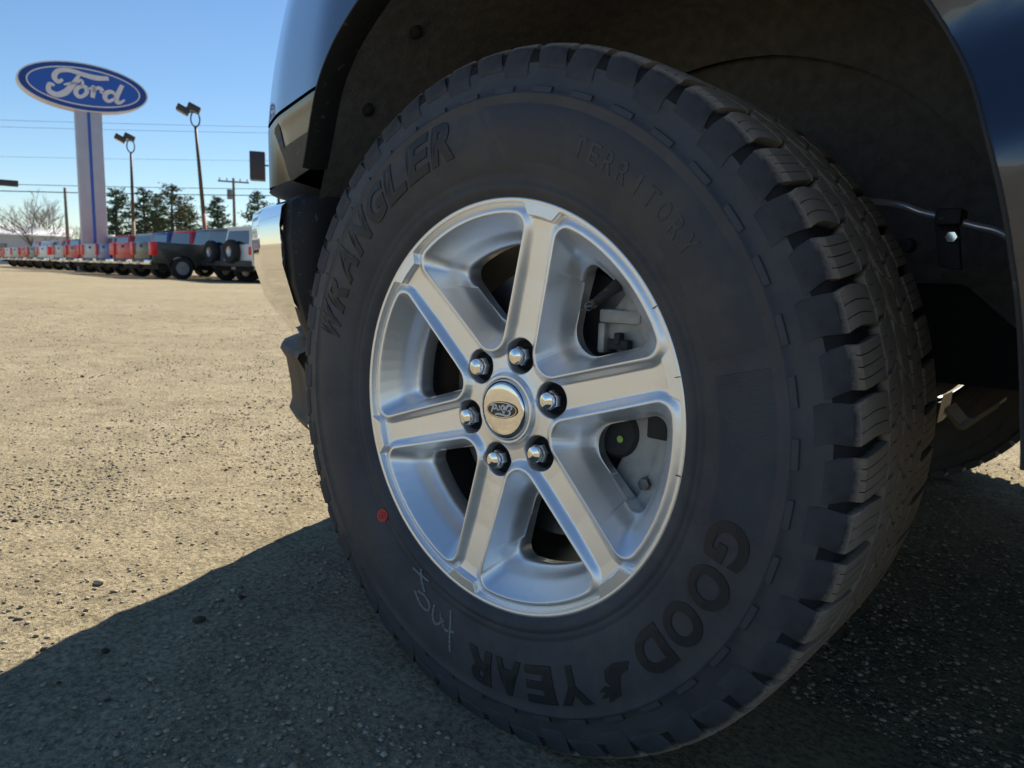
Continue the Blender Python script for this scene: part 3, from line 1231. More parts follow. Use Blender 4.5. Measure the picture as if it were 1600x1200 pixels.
# headlamp: glossy dark unit that wraps round the corner below the fender
E_ = [arch(p) for p in np.linspace(130.0, 141.5, 14)]
B_ = along([(-.80, .797), (-.80, .690)], 14)
lampmb = ruled(E_, B_, 22)
lampmb.v = [(x, y + .34 * (.80 - z) * float(smooth01((x + .68) / .10)) * float(smooth01((.80 - z) / .02)), z) for x, y, z in lampmb.v]
hl, hr = both('headlamp', lampmb, mat('lamp_smoke', (.010, .010, .012), .30, coat=.25), smooth=True)
tag(hl, 'dark smoked headlamp wrapping round the corner')


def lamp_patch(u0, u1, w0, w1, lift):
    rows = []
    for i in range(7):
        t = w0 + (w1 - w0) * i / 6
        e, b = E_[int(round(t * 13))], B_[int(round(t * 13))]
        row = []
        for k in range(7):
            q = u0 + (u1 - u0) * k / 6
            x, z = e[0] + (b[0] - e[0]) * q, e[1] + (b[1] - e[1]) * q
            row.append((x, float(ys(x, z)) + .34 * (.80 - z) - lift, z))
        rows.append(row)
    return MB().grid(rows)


lamp_patch(.02, .60, .46, 1.0, .0015).build('lamp_dark_reflection', BLACK_PLASTIC, hl, origin=TR, smooth=True)  # black patches laid over the lamp, imitating the dark parts of its reflection
lamp_patch(.46, .60, .08, .46, .0015).build('lamp_dark_reflection', BLACK_PLASTIC, hl, origin=TR, smooth=True)
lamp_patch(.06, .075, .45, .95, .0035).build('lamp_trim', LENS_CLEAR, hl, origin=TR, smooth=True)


def front_sweep(z0, z1, nz, x_from=-.80, dx=0.0, dip=0.0):
    ts = [x for x in np.linspace(x_from, -.9545, 30)]
    rows = []
    for k in range(nz + 1):
        z = z0 + (z1 - z0) * k / nz
        left = [(x + dx + 1.5 * float(inset(z)) * float(smooth01((-.80 - x) / .10)), float(ys(x, z)), z) for x in ts]
        right = [(x, 2 * CY - y, zz) for x, y, zz in left[::-1]]
        rows.append(left + right)
    return MB().grid(rows)


front_sweep(.806, 1.10, 10, -.775).build('front_fascia', PAINT_BLUE, truck, origin=TR, smooth=True)
front_sweep(.690, .797, 5, -.80).build('headlamp_band', BLACK_GLOSS, truck, origin=TR, smooth=True)
# grille: frame and bars on the nose
gr = MB()
gr.box((-.962, .62, .72), (-.90, 1.34, 1.02))
grille = gr.build('grille', BLACK_PLASTIC, truck, origin=TR, bevel=.012)
for zz in (.76, .82, .88, .94, 1.0):
    MB().box((-.970, .64, zz - .012), (-.955, 1.32, zz + .012)).build('grille_bar', CHROME, grille, origin=TR, bevel=.004)
# lower return of the lamp (ledge above the bumper)
rows = []
for x in np.linspace(-.47, -.945, 40):
    y = float(ys(x, .69))
    rows.append([(x, y, .690), (x + .02, y + .035, .680), (x + .05, y + .10, .665)])
both('lamp_ledge', MB().grid(rows), BLACK_PLASTIC, smooth=True)
# hood
rows = []
for x in np.linspace(-.855, .72, 40):
    yl = float(ys(max(x - .10 * float(smooth01((-.60 - x) / .2)), -.9545), 1.10))
    row = []
    for k in range(25):
        v = k / 24 * 2 - 1
        z = 1.10 + .085 * (1 - abs(v) ** 4) * smooth01((x + .86) / .22) + .02 * smooth01((x + .8) / 1.4) + .012 * math.exp(-((abs(v) - .55) / .12) ** 2)
        row.append((x + .012 * (1 - v * v), CY + v * (CY - yl), z if abs(v) < 1 else 1.098))
    rows.append(row)
MB().grid(rows).build('hood', PAINT_BLUE, truck, origin=TR, smooth=True)

# arch trim: rolled black edge round the opening, then the felt liner
PH = np.linspace(4, 143, 110)


def strip(offsets, phis=PH):
    """offsets: list of (dr, dy) from the arch edge"""
    rows = []
    for p in phis:
        row = []
        for dr, dy in offsets:
            x, z = arch(p, dr)
            ex, ez = arch(p)
            row.append((x, float(ys(ex, ez)) + dy, z))
        rows.append(row)
    return MB().grid(rows)


tl, _ = both('arch_trim', strip([(.0008, -.0006), (-.0004, -.0016), (-.0022, -.0012), (-.003, .004), (-.003, .022), (.004, .045)]), BLACK_PLASTIC, autos=50)
tag(tl, 'black plastic wheel-arch edge speckled with dust')
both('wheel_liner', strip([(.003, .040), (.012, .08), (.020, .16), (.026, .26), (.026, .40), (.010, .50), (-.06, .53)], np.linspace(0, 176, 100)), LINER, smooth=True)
# inner wall of the wheel well, with the opening for axle and suspension below
iw = MB()
rows = []
for p in np.linspace(10, 170, 60):
    x, z = arch(p, -.055)
    rows.append([(x, .525, z), (x * .8, .535, max(.56, .40 + (z - .40) * .72)), (x * .62, .54, .56)])
iw.grid(rows)
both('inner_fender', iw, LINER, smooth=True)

# front end below the lamps: chrome bumper wrapping round the corner
BX = np.array([-.985, -.975, -.955, -.915, -.85, -.775, -.69, -.60, -.455])
BY = np.array([.98, .72, .51, .360, .222, .132, .073, .036, -.010])
zs = [.425, .432, .455, .50, .56, .62, .648, .658, .655, .640]
ins = [.105, .085, .055, .022, .004, .000, .004, .016, .034, .06]


def bumper_rows(xs_):
    rows = []
    for z, i in zip(zs, ins):
        left = []
        for x in xs_:
            y = float(np.interp(x, BX, BY))
            # inward normal in plan
            dy = float(np.interp(x + .01, BX, BY) - np.interp(x - .01, BX, BY)) / .02
            n = np.array([-dy, 1.0])
            n /= np.linalg.norm(n)
            if x < -.98:
                n = np.array([1.0, 0])
            left.append((x + n[0] * i, y + n[1] * i, z))
        rows.append(left + [(a, 2 * CY - b, c) for a, b, c in left[::-1]])
    return MB().grid(rows)


xs_b = list(np.linspace(-.455, -.78, 32)) + list(np.linspace(-.80, -.984, 26))
bump = bumper_rows(xs_b).build('front_bumper', CHROME, truck, origin=TR, smooth=True)
tag(bump, 'chrome front bumper end')
# black end piece between bumper and liner
rows = []
for z, i in zip([.405, .43, .47, .53, .60, .655, .668], [.075, .048, .030, .010, .003, .006, .03]):
    rows.append([(x, float(np.interp(x, BX[::-1][::-1], BY)) + i + .006, z) for x in np.linspace(-.467, -.436, 6)] + [(-.434, .06 + i, z), (-.434, .20 + i, z)])
both('bumper_end', MB().grid(rows), BLACK_PLASTIC, smooth=True)
# lower valance / air dam
rows = []
for z, off in ((.52, .16), (.44, .14), (.424, .080), (.412, .050), (.404, .047), (.385, .058), (.335, .066), (.300, .068), (.288, .062), (.266, .074)):
    left = []
    for x in list(np.linspace(-.515, -.80, 24)) + list(np.linspace(-.82, -.97, 14)):
        left.append((x + .3 * off, float(np.interp(x, BX, BY, )) + off - max(0, x + .56) * .2, z))
    rows.append(left + [(a, 2 * CY - b, c) for a, b, c in left[::-1]])
MB().grid(rows).build('air_dam', BLACK_PLASTIC, truck, origin=TR, autos=35)

# rocker, cab and bed
def truck_cab_profile():
    return [(1.0, .40), (2.98, .40), (2.98, 1.22), (1.0, 1.16)]


for side, (ya, yb) in enumerate(((-.052, .02), (1.94, 2.012))):
    for x0, x1 in ((1.03, 2.06), (2.07, 2.97)):
        d = MB().prism([(x0, .47), (x1, .47), (x1, 1.20), (x0, 1.165 if x0 < 2 else 1.19)], ya, yb).build('door', PAINT_BLUE, truck, origin=TR, bevel=.014)
        yo = ya - .018 if side == 0 else yb + .018
        MB().box((x1 - .26, min(yo, ya if side == 0 else yb), 1.02), (x1 - .06, max(yo, ya if side == 0 else yb), 1.055)).build('door_handle', PAINT_BLUE, d, origin=TR, bevel=.008)
    MB().box((.66, ya + .01, .33), (3.0, yb + .03, .468)).build('rocker_panel', BLACK_PLASTIC, truck, origin=TR, bevel=.015)
    sb = MB().box((.75, ya - .10 if side == 0 else yb + .01, .315), (2.9, ya - .005 if side == 0 else yb + .10, .36))
    sb.build('running_board', BLACK_PLASTIC, truck, origin=TR, bevel=.012)
    # A, B, C pillars
    yy0, yy1 = (ya + .02, ya + .07) if side == 0 else (yb - .07, yb - .02)
    s_in = .10 if side == 0 else -.10
    for (x0, z0), (x1, z1), w in (((.78, 1.14), (1.45, 1.86), .05), ((2.06, 1.18), (2.10, 1.86), .05), ((2.95, 1.18), (2.82, 1.86), .09)):
        ym = (yy0 + yy1) / 2
        MB().tube([(x0, ym, z0), (x1, ym + s_in, z1)], w, 4).build('pillar', PAINT_BLUE, truck, origin=TR)
    for xa, xb, xc, xd in ((.92, 1.48, 2.04, 2.03), (2.13, 2.13, 2.78, 2.88)):
        ym = (yy0 + yy1) / 2
        MB().add([(xa, ym + .004, 1.19), (xd, ym + .004, 1.20), (xc, ym + s_in * .92, 1.83), (xb, ym + s_in * .92, 1.82)], [(0, 1, 2, 3)]).build('side_window', GLASS_DARK, truck, origin=TR, fixn=False)
    # mirror
    yo = -.22 if side == 0 else 2.18
    mr = MB().box((1.02, yo - .10, 1.17), (1.12, yo + .10, 1.40)).build('mirror', BLACK_GLOSS, truck, origin=TR, bevel=.03)
    MB().box((1.05, min(yo, -.03 if side == 0 else 1.99), 1.20), (1.09, max(yo, -.03 if side == 0 else 1.99), 1.25)).build('mirror_arm', BLACK_PLASTIC, mr, origin=TR)
    # bed side with rear arch
    pts = [(3.0, .47), (3.20, .47)]
    pts += [(3.69 + .48 * math.cos(R_(a)), .40 + .48 * math.sin(R_(a))) for a in range(172, 7, -11)]
    pts += [(4.92, .50), (4.92, 1.27), (3.0, 1.24)]
    MB().prism(pts, ya if side == 0 else yb - .08, ya + .08 if side == 0 else yb).build('bed_side', PAINT_BLUE, truck, origin=TR, bevel=.012)
    MB().box((4.905, ya + .01 if side == 0 else yb - .17, .86), (4.935, ya + .17 if side == 0 else yb - .01, 1.22)).build('tail_light', mat('tail_red', (.80, .016, .024), .3, coat=.2), truck, origin=TR, bevel=.012)
MB().prism([(1.38, 1.80), (1.45, 1.875), (1.7, 1.91), (2.6, 1.91), (2.82, 1.87), (2.86, 1.80)], .05, 1.91).build('cab_roof', PAINT_BLUE, truck, origin=TR, bevel=.03)
MB().add([(.74, .05, 1.15), (.74, 1.91, 1.15), (1.44, 1.84, 1.85), (1.44, .12, 1.85)], [(0, 1, 2, 3)]).build('windshield', GLASS_DARK, truck, origin=TR, fixn=False)
MB().add([(2.97, .06, 1.2), (2.97, 1.90, 1.2), (2.84, 1.84, 1.83), (2.84, .12, 1.83)], [(0, 1, 2, 3)]).build('rear_window', GLASS_DARK, truck, origin=TR, fixn=False)
MB().box((.70, .02, .46), (2.98, 1.94, 1.16)).build('cab_interior', UNDER, truck, origin=TR)
MB().box((3.0, .03, .72), (4.9, 1.93, .76)).build('bed_floor', UNDER, truck, origin=TR)
MB().box((4.87, .03, .72), (4.925, 1.93, 1.25)).build('tailgate', PAINT_BLUE, truck, origin=TR, bevel=.015)
MB().box((4.93, .02, .50), (5.08, 1.94, .68)).build('rear_bumper', CHROME, truck, origin=TR, bevel=.03)

both('added_splash_guard', MB().box((.575, -.02, .20), (.59, .30, .52)), BLACK_PLASTIC, bevel=.004)  # unseen panels added behind the front wheels to block stray sunlight under the truck
# frame, engine bay and suspension seen through the well
fr0 = MB()
for y in (.56, 1.28):
    fr0.box((-.80, y, .42), (5.0, y + .12, .56))
for x in (-.7, .75, 2.0, 3.3, 4.8):
    fr0.box((x, .60, .44), (x + .1, 1.36, .52))
fr0.build('chassis_frame', UNDER, truck, origin=TR)
MB().box((-.78, .60, .50), (.62, 1.36, 1.04)).build('engine_bay', UNDER, truck, origin=TR, bevel=.03)
MB().box((.62, .56, .38), (2.2, 1.40, .50)).build('skid_plate', UNDER, truck, origin=TR, bevel=.02)
MB().tube([(3.69, .1, .40), (3.69, 1.86, .40)], .05, 12).build('rear_axle', UNDER, truck, origin=TR)
for sgn, y0 in ((1, 0.0), (-1, 2 * CY)):
    f = lambda y: y0 + sgn * y
    a = MB()
    a.tube([(-.16, f(.60), .33), (-.02, f(.25), .27), (.16, f(.60), .33)], [.028, .040, .028], 8)
    a.build('control_arm', CAST_DARK, truck, origin=TR, smooth=True)
    MB().tube([(.02, f(.32), .33), (.03, f(.46), .78)], [.05, .05], 16).build('shock_absorber', CAST_DARK, truck, origin=TR, smooth=True)
    MB().tube([(.13, f(.20), .36), (.15, f(.65), .40)], .012, 8).build('tie_rod', CAST_DARK, truck, origin=TR, smooth=True)
# brake line with its clip, bracket and bolt in the near wheel well
LINE = mat('line_grey', (.55, .56, .6), .28, metal=.6)
c = catmull([(.27, .33, .658), (.333, .30, .647), (.36, .30, .637), (.383, .30, .631), (.411, .30, .622), (.435, .30, .615), (.455, .295, .600), (.475, .29, .575)], 5)
bl = MB().tube(c, .0042, 8).build('brake_line', LINE, truck, origin=TR, smooth=True)
MB().box((.376, .285, .622), (.402, .318, .640)).build('line_clip', BLACK_PLASTIC, bl, origin=TR, bevel=.003)
MB().obox((.388, .312, .600), (.012, 0, -.002), (0, .005, 0), (-.004, 0, .024)).build('line_bracket', CAST_DARK, bl, origin=TR, bevel=.003)
MB().lathe([(.300, .0), (.300, .006), (.308, .007)], 6, c=(.3915, 0, .610)).build('bracket_bolt', CHROME, bl, origin=TR)
MB().lathe([(.31, .0), (.31, .008), (.33, .009)], 10, c=(.343, 0, .602)).build('liner_clip', BLACK_PLASTIC, truck, origin=TR)
# bent bright bracket by the far wheel, catching the sun from the other side
BRASS = mat('bare_steel', (.72, .68, .58), .35, metal=.5)
vb = MB()
P_ = [(.220, 1.30, .276), (.250, 1.30, .243), (.262, 1.30, .243), (.322, 1.30, .304)]
rows = []
for x, y, z in P_:
    rows.append([(x, y - .004, z - .010), (x, y + .004, z + .001), (x, y + .10, z + .004), (x, y + .10, z - .004)])
vb.grid(rows)
vb.build('skid_bracket', BRASS, truck, origin=TR)
MB().add([(.205, 1.302, .24), (.216, 1.30, .258), (.219, 1.30, .312), (.210, 1.302, .306), (.206, 1.36, .24), (.216, 1.36, .258), (.219, 1.36, .312), (.210, 1.36, .306)], [(0, 1, 2, 3), (7, 6, 5, 4), (0, 4, 5, 1), (1, 5, 6, 2), (2, 6, 7, 3), (3, 7, 4, 0)]).build('bracket_tab', BRASS, truck, origin=TR)

# the other three wheels: same alloy, simpler tyre with the tread in one piece
far_t = MB().lathe(prof, 96)
for k in range(54):
    t = 2 * math.pi * k / 54
    for y, w, o_ in ((.018, .030, 0), (.088, .018, .4), (.128, .014, .1), (.168, .018, .6), (.238, .030, .3)):
        tt = t + o_ * 2 * math.pi / 54
        c, s = math.cos(tt), math.sin(tt)
        far_t.obox((.402 * c, y, .402 * s), (.009 * c, 0, .009 * s), (0, w, 0), (-.018 * s, 0, .018 * c))
far_me = None
for loc, rz in (((-.01, 2 * CY + .045, .395), math.pi), ((3.69, 0, .395), 0), ((3.69, 2 * CY, .395), math.pi)):
    w = link('wheel', wheel.data, truck)
    w.location = np.array(loc) - TR
    w.rotation_euler = (0, 0, rz)
    if far_me is None:
        o = far_t.build('tyre', RUBBER, w, autos=35)
        far_me = o.data
    else:
        o = link('tyre', far_me, w)
    dm_ = MB().lathe([(.11, .02), (.11, .19), (.14, .195), (.14, .02)], 48).build('brake_rotor', STEEL, w)
    for src in ('centre_cap', 'rim_barrel'):
        p = next(ch for ch in wheel.children if ch.name.startswith(src)).copy()
        COL.objects.link(p)
        p.parent = w

# ================================================================== BACKGROUND
def at(az, D, z=0.0):
    """a point on the lot at bearing az (radians left of +Y) and distance D from the photographer's spot"""
    return np.array([CAM[0] - math.sin(az) * D, CAM[1] + math.cos(az) * D, z])


def px_az(px):
    """bearing that a picture column near the horizon looks along"""
    d = fw + (px - 800) / 1150 * rt2 + (600 - 410) / 1150 * up2
    return math.atan2(-d[0], d[1])


# ---- pylon sign
SIGN_WHITE = mat('sign_white', (.72, .72, .74), .5, noise=(3, .06))
SIGN_GREY = mat('pylon_silver', (.50, .50, .54), .45, metal=.2, noise=(2, .06))
SIGN_BLUE = mat('sign_blue', (.006, .085, .46), .35, coat=.4)
SIGN_NAVY = mat('sign_navy', (.004, .050, .28), .4)
DS = 46.0
az_s = 1.239
psi = R_(79)
sc = at(az_s, DS)
Ex = np.array([math.cos(psi), math.sin(psi), 0])
Nn = np.array([math.sin(psi), -math.cos(psi), 0])
pyl = empty('pylon_sign', sc, 'tall dealership pylon sign with a blue oval on a silver column', 'sign')
ZC_ = 9.42
HW = 2.96


def smap(a, b, h):
    p = Ex * a * HW + np.array([0, 0, ZC_ + b * HW]) + Nn * h
    return tuple(p)


ellipse_plate(smap, 1.0, .405, -.36, .36).build('sign_cabinet', SIGN_WHITE, pyl, autos=40)
fc = ellipse_plate(smap, .975, .382, .34, .375).build('sign_face', SIGN_NAVY, pyl)
ellipse_plate(smap, .87, .318, .376, .39, hole=.022).build('sign_border', SIGN_WHITE, pyl)
ellipse_plate(smap, .848, .296, .36, .386).build('sign_field', SIGN_BLUE, pyl)
for ch in 'Ford':
    f3 = lambda a, b, h: smap(a * 1.12 + .0, b * 1.08 - .015, .380 + h)
    script_mesh(SCRIPT[ch], f3, .04).build('sign_letter', SIGN_WHITE, pyl)


def pbox(x0, x1, y0, y1, z0, z1):
    mb = MB()
    c = Ex * (x0 + x1) / 2 + Nn * (y0 + y1) / 2 + np.array([0, 0, (z0 + z1) / 2])
    return mb.obox(c, Ex * (x1 - x0) / 2, Nn * (y1 - y0) / 2, (0, 0, (z1 - z0) / 2))


pbox(-.50, .03, -.30, .30, .5, 8.38).build('column_panel', SIGN_GREY, pyl, bevel=.03)
pbox(.17, .72, -.30, .30, .5, 8.22).build('column_panel', SIGN_GREY, pyl, bevel=.03)
pbox(.02, .18, -.26, .27, .5, 8.38).build('column_stripe', SIGN_BLUE, pyl)
pbox(-.40, .60, -.22, .22, 8.2, 8.6).build('column_neck', SIGN_GREY, pyl)
pbox(-.75, .95, -.45, .45, -.02, .52).build('footing', mat('concrete', (.42, .41, .39), .9, noise=(4, .15)), pyl, bevel=.03)


# ---- lamp posts with twin floodlights
POLE_STEEL = mat('pole_brown', (.085, .060, .045), .6, metal=.3)
POLE_TAN = mat('pole_tan', (.33, .24, .14), .7)
POLE_RED = mat('pole_red', (.30, .13, .10), .7)
LAMP_DARK = mat('lamp_housing', (.035, .035, .04), .5)
LAMP_LENS = mat('lamp_lens', (.45, .45, .42), .2, coat=.5)


def flood_post(px, D, H, lean, label, low, lowname):
    az = px_az(px)
    p = at(az, D)
    r = empty('lamp_post', p, label, 'lamp post', 'floodlight posts over the lot')
    rad = np.array([math.cos(az), math.sin(az), 0])          # to the right as seen from the lot
    tow = np.array([math.sin(az), -math.cos(az), 0])         # towards the lot
    top = rad * lean + np.array([0, 0, H])
    knee = top * .42
    MB().tube([(0, 0, -.1), knee], [.15, .13], 10).build('pole', low, r, smooth=True)
    MB().tube([knee, top], [.125, .085], 10).build('pole_upper', POLE_STEEL, r, smooth=True)
    # oval yoke
    Y = [top + rad * .25 * math.sin(t) + np.array([0, 0, 0.44 - .44 * math.cos(t)]) for t in np.linspace(-2.4, 2.4, 17)]
    MB().tube(Y, .045, 6).build('yoke', LAMP_DARK, r)
    for k, (dx, dz, tilt) in enumerate(((-.66, .92, .45), (-.06, 1.06, .40))):
        c = top + rad * dx + np.array([0, 0, dz])
        ax = rad * .36 * math.cos(tilt) + np.array([0, 0, -.36 * math.sin(tilt)])
        az_ = rad * .19 * math.sin(tilt) + np.array([0, 0, .19 * math.cos(tilt)])
        hd = MB().obox(c, ax, tow * .32, az_).build('floodlight', LAMP_DARK, r, bevel=.05)
        MB().obox(c - az_ * 1.03, ax * .8, tow * .26, az_ * .06).build('lens', LAMP_LENS, hd)
    MB().tube([top + np.array([0, 0, .78]) - rad * .5, top + np.array([0, 0, .85]) + rad * .16], .04, 6).build('cross_bar', LAMP_DARK, r)


flood_post(210, 62, 8.45, .1, 'brown lamp post with twin floodlights beside the pylon sign, tan at its foot', POLE_TAN, 'tan')
flood_post(326, 50, 8.75, -.5, 'taller leaning lamp post with twin floodlights and a reddish lower half', POLE_RED, 'red')

# box light on an arm, its post standing behind the truck
azb = px_az(437)
pb = at(azb, 46)
rb = empty('area_light', pb, 'black box light on an arm beside the blue fender', 'lamp post')
radb = np.array([math.cos(azb), math.sin(azb), 0])
towb = np.array([math.sin(azb), -math.cos(azb), 0])
MB().tube([(0, 0, 0), (0, 0, 7.4)], [.10, .07], 8).build('pole', POLE_STEEL, rb)
MB().tube([(0, 0, 6.3), -radb * .9 + np.array([0, 0, 6.3])], .05, 6).build('arm', LAMP_DARK, rb)
MB().obox(-radb * 1.12 + np.array([0, 0, 6.22]), radb * .42, towb * .5, (0, 0, .78)).build('housing', LAMP_DARK, rb, bevel=.05)
azl = px_az(-30)
pl = at(azl, 30)
rl_ = empty('area_light', pl, 'black flat light head reaching in beside the bare tree', 'lamp post')
radl = np.array([math.cos(azl), math.sin(azl), 0])
towl = np.array([math.sin(azl), -math.cos(azl), 0])
MB().tube([(0, 0, 0), (0, 0, 3.3)], [.08, .06], 8).build('pole', POLE_STEEL, rl_)
MB().obox(radl * .55 + np.array([0, 0, 3.02]), radl * .62, towl * .2, (0, 0, .09)).build('housing', LAMP_DARK, rl_, bevel=.02)

# ---- utility poles and overhead cables
WOOD = mat('weathered_wood', (.20, .16, .125), .9, noise=(6, .25))


def utility_pole(px, D, H, label, arm=True):
    az = px_az(px)
    p = at(az, D)
    r = empty('utility_pole', p, label, 'utility pole', 'utility poles')
    rad = np.array([math.cos(az), math.sin(az), 0])
    MB().tube([(0, 0, -.2), (0, 0, H)], [.17, .12], 10).build('pole', WOOD, r, smooth=True)
    if arm:
        a = MB().obox((0, 0, H - .35), rad * 1.4, np.array([-rad[1], rad[0], 0]) * .07, (0, 0, .07)).build('crossarm', WOOD, r)
        for k in (-1.25, -.6, .6, 1.25):
            MB().tube([rad * k + np.array([0, 0, H - .28]), rad * k + np.array([0, 0, H - .02])], .05, 6).build('insulator', LAMP_DARK, a)
        MB().tube([rad * -.38 + np.array([0, 0, H - 2.0]), rad * -.38 + np.array([0, 0, H - 1.1])], .24, 10).build('transformer', mat('transformer_grey', (.2, .21, .22), .6), r, smooth=True)
    return p, rad


p1, r1 = utility_pole(368, 78, 8.9, 'far wooden utility pole with crossarm and transformer right of the leaning lamp post')
utility_pole(108, 80, 7.1, 'bare wooden post without crossarm beside the pylon column', False)
CABLE = mat('cable_black', (.02, .02, .022), .6)
CABLE_THIN = mat('cable_grey', (.16, .18, .2), .6)


def aloft(px, py, D):
    """where a cable seen in that direction hangs when it is D metres off"""
    d = fw + (px - 800) / 1150 * rt2 + (600 - py) / 1150 * up2
    return CAM + d * D / math.hypot(d[0], d[1])


def plain_pole(p, H, label):
    r = empty('utility_pole', (p[0], p[1], 0), label, 'utility pole', 'utility poles')
    MB().tube([(0, 0, -.2), (0, 0, H)], [.17, .12], 10).build('pole', WOOD, r, smooth=True)
    MB().obox((0, 0, H - .4), (1.1, 0, 0), (0, .07, 0), (0, 0, .07)).build('crossarm', WOOD, r)


plain_pole(aloft(-150, 285, 60), 9.0, 'wooden utility pole holding the low pair of cables past the white building')
plain_pole(aloft(560, 296, 60), 9.0, 'wooden utility pole behind the truck holding the low pair of cables')
plain_pole(aloft(-190, 185, 78), 17.0, 'tall wooden utility pole holding the faint high cables past the white building')
plain_pole(aloft(620, 208, 78), 17.0, 'tall wooden utility pole behind the truck holding the faint high cables')


def cable(a, b, sag, rad, label, m_=CABLE):
    P = []
    for k in range(25):
        t = k / 24
        q = np.array(a) * (1 - t) + np.array(b) * t
        q[2] -= sag * 4 * t * (1 - t)
        P.append(q)
    o = MB().tube(P, rad, 5).build('overhead_cable', m_, None)
    tag(o, label, 'cable', 'overhead cables')


cable(aloft(-150, 294, 60), aloft(560, 306, 60), .12, .030, 'lowest thick black cable crossing behind the pylon column')
cable(aloft(-150, 283, 60), aloft(560, 296, 60), .12, .020, 'thin black cable running just above the lowest one')
cable(aloft(-190, 240, 78), aloft(620, 252, 78), .15, .012, 'faint middle cable crossing the open sky', CABLE_THIN)
cable(aloft(-190, 192, 78), aloft(620, 210, 78), .15, .014, 'faint upper cable below the oval', CABLE_THIN)
cable(aloft(-190, 181, 78), aloft(620, 201, 78), .15, .014, 'faint topmost cable below the oval', CABLE_THIN)

# ---- far building
bz = at(px_az(20), 92)
bld = empty('white_building', bz, 'long low white building with a pale metal roof at the lot edge', 'building')
az = px_az(20)
rad = np.array([math.cos(az), math.sin(az), 0])
dep = np.array([-math.sin(az), math.cos(az), 0])
WALLW = mat('white_siding', (.62, .62, .66), .7, noise=(1, .05))
ROOFW = mat('pale_roof', (.80, .80, .80), .5)
MB().obox(dep * 4 + np.array([0, 0, 1.45]) - rad * 3.5, rad * 8.4, dep * 4, (0, 0, 1.5)).build('wall', WALLW, bld)
V = []
for u in (-12.2, 5.3):
    for d, z in ((-.4, 2.92), (-.4, 3.05), (4, 4.05), (8.4, 3.05), (8.4, 2.92)):
        uu = u + (.5 if u > 0 and d in (4,) else 0)
        V.append(rad * uu + dep * d + np.array([0, 0, z]))
MB().add(V, [(0, 1, 2, 3, 4), (9, 8, 7, 6, 5), (0, 5, 6, 1), (1, 6, 7, 2), (2, 7, 8, 3), (3, 8, 9, 4), (4, 9, 5, 0)]).build('roof', ROOFW, bld)
for k in (-9, -5, -1, 3):
    MB().obox(rad * k + dep * -.02 + np.array([0, 0, 1.6]), rad * .6, dep * .03, (0, 0, .5)).build('window', GLASS_DARK, bld)

# ---- trees
BARK = mat('bark', (.10, .080, .065), .95, noise=(5, .3))
BARK_PALE = mat('bark_pale', (.22, .18, .15), .95, noise=(5, .2))
NEEDLE = mat('pine_needles', (.055, .105, .050), .8, noise=(.7, .45))
NEEDLE2 = mat('pine_needles_warm', (.10, .12, .050), .8, noise=(.7, .45))


def pine(px, D, H, spread, label, seed, needle=NEEDLE, bare=.25):
    rng = random.Random(seed)
    p = at(px_az(px), D)
    r = empty('pine_tree', p, label, 'pine tree', 'pines beyond the lot')
    MB().tube([(0, 0, -.2), (rng.uniform(-.2, .2), 0, H * .5), (0, 0, H)], [.26, .17, .03], 8).build('trunk', BARK, r, smooth=True)
    lv, lf = [], []
    br = MB()
    z = H * bare
    while z < H * .98:
        t = (z / H - bare) / (1 - bare)
        L = spread * (1 - t) ** .75 * rng.uniform(.65, 1.2) * (.75 + .5 * min(1, t * 5)) + .25
        for k in range(rng.randint(3, 5)):
            a = rng.uniform(0, 6.283)
            l = L * rng.uniform(.6, 1.15)
            d = np.array([math.cos(a), math.sin(a), 0])
            tip = d * l + np.array([0, 0, z + l * rng.uniform(-.05, .28)])
            br.tube([(0, 0, z), tip], [.05, .015], 4, caps=False)
            n = int(9 + l * 16)
            for i in range(n):
                s = rng.uniform(.25, 1.05)
                c = np.array([0, 0, z]) * (1 - s) + tip * s + np.array([rng.gauss(0, .16), rng.gauss(0, .16), rng.gauss(.05, .10)]) * (1 + l * .15)
                e1 = np.array([rng.gauss(0, 1), rng.gauss(0, 1), rng.gauss(0, .5)])
                e1 *= rng.uniform(.14, .30) / (np.linalg.norm(e1) + 1e-6)
                e2 = np.array([rng.gauss(0, 1), rng.gauss(0, 1), rng.gauss(0, .6)])
                e2 *= rng.uniform(.05, .12) / (np.linalg.norm(e2) + 1e-6)
                o = len(lv)
                lv += [c - e1, c + e2, c + e1, c - e2]
                lf.append((o, o + 1, o + 2, o + 3))
        z += H * rng.uniform(.028, .05)
    br.build('limbs', BARK, r, fixn=False)
    me = tri_mesh(np.array(lv), np.array(lf), 'crown')
    link('crown', me, r, needle)


pine(186, 88, 8.2, 2.3, 'thin open pine just right of the pylon column', 1, bare=.2)
pine(228, 92, 8.6, 2.4, 'dark pine standing right of the tan-footed lamp post', 2)
pine(248, 95, 8.4, 2.3, 'slim pine squeezed between two fuller pines', 3)
pine(272, 90, 9.2, 3.3, 'broad tallest pine of the group', 4, NEEDLE2)
pine(292, 97, 7.6, 2.6, 'yellowish lower pine at the edge of the group', 5, NEEDLE2)
pine(342, 88, 7.9, 2.2, 'lone pine between the leaning lamp post and the utility pole', 6)
pine(405, 84, 8.4, 2.2, 'pine half hidden behind the truck nose', 9)


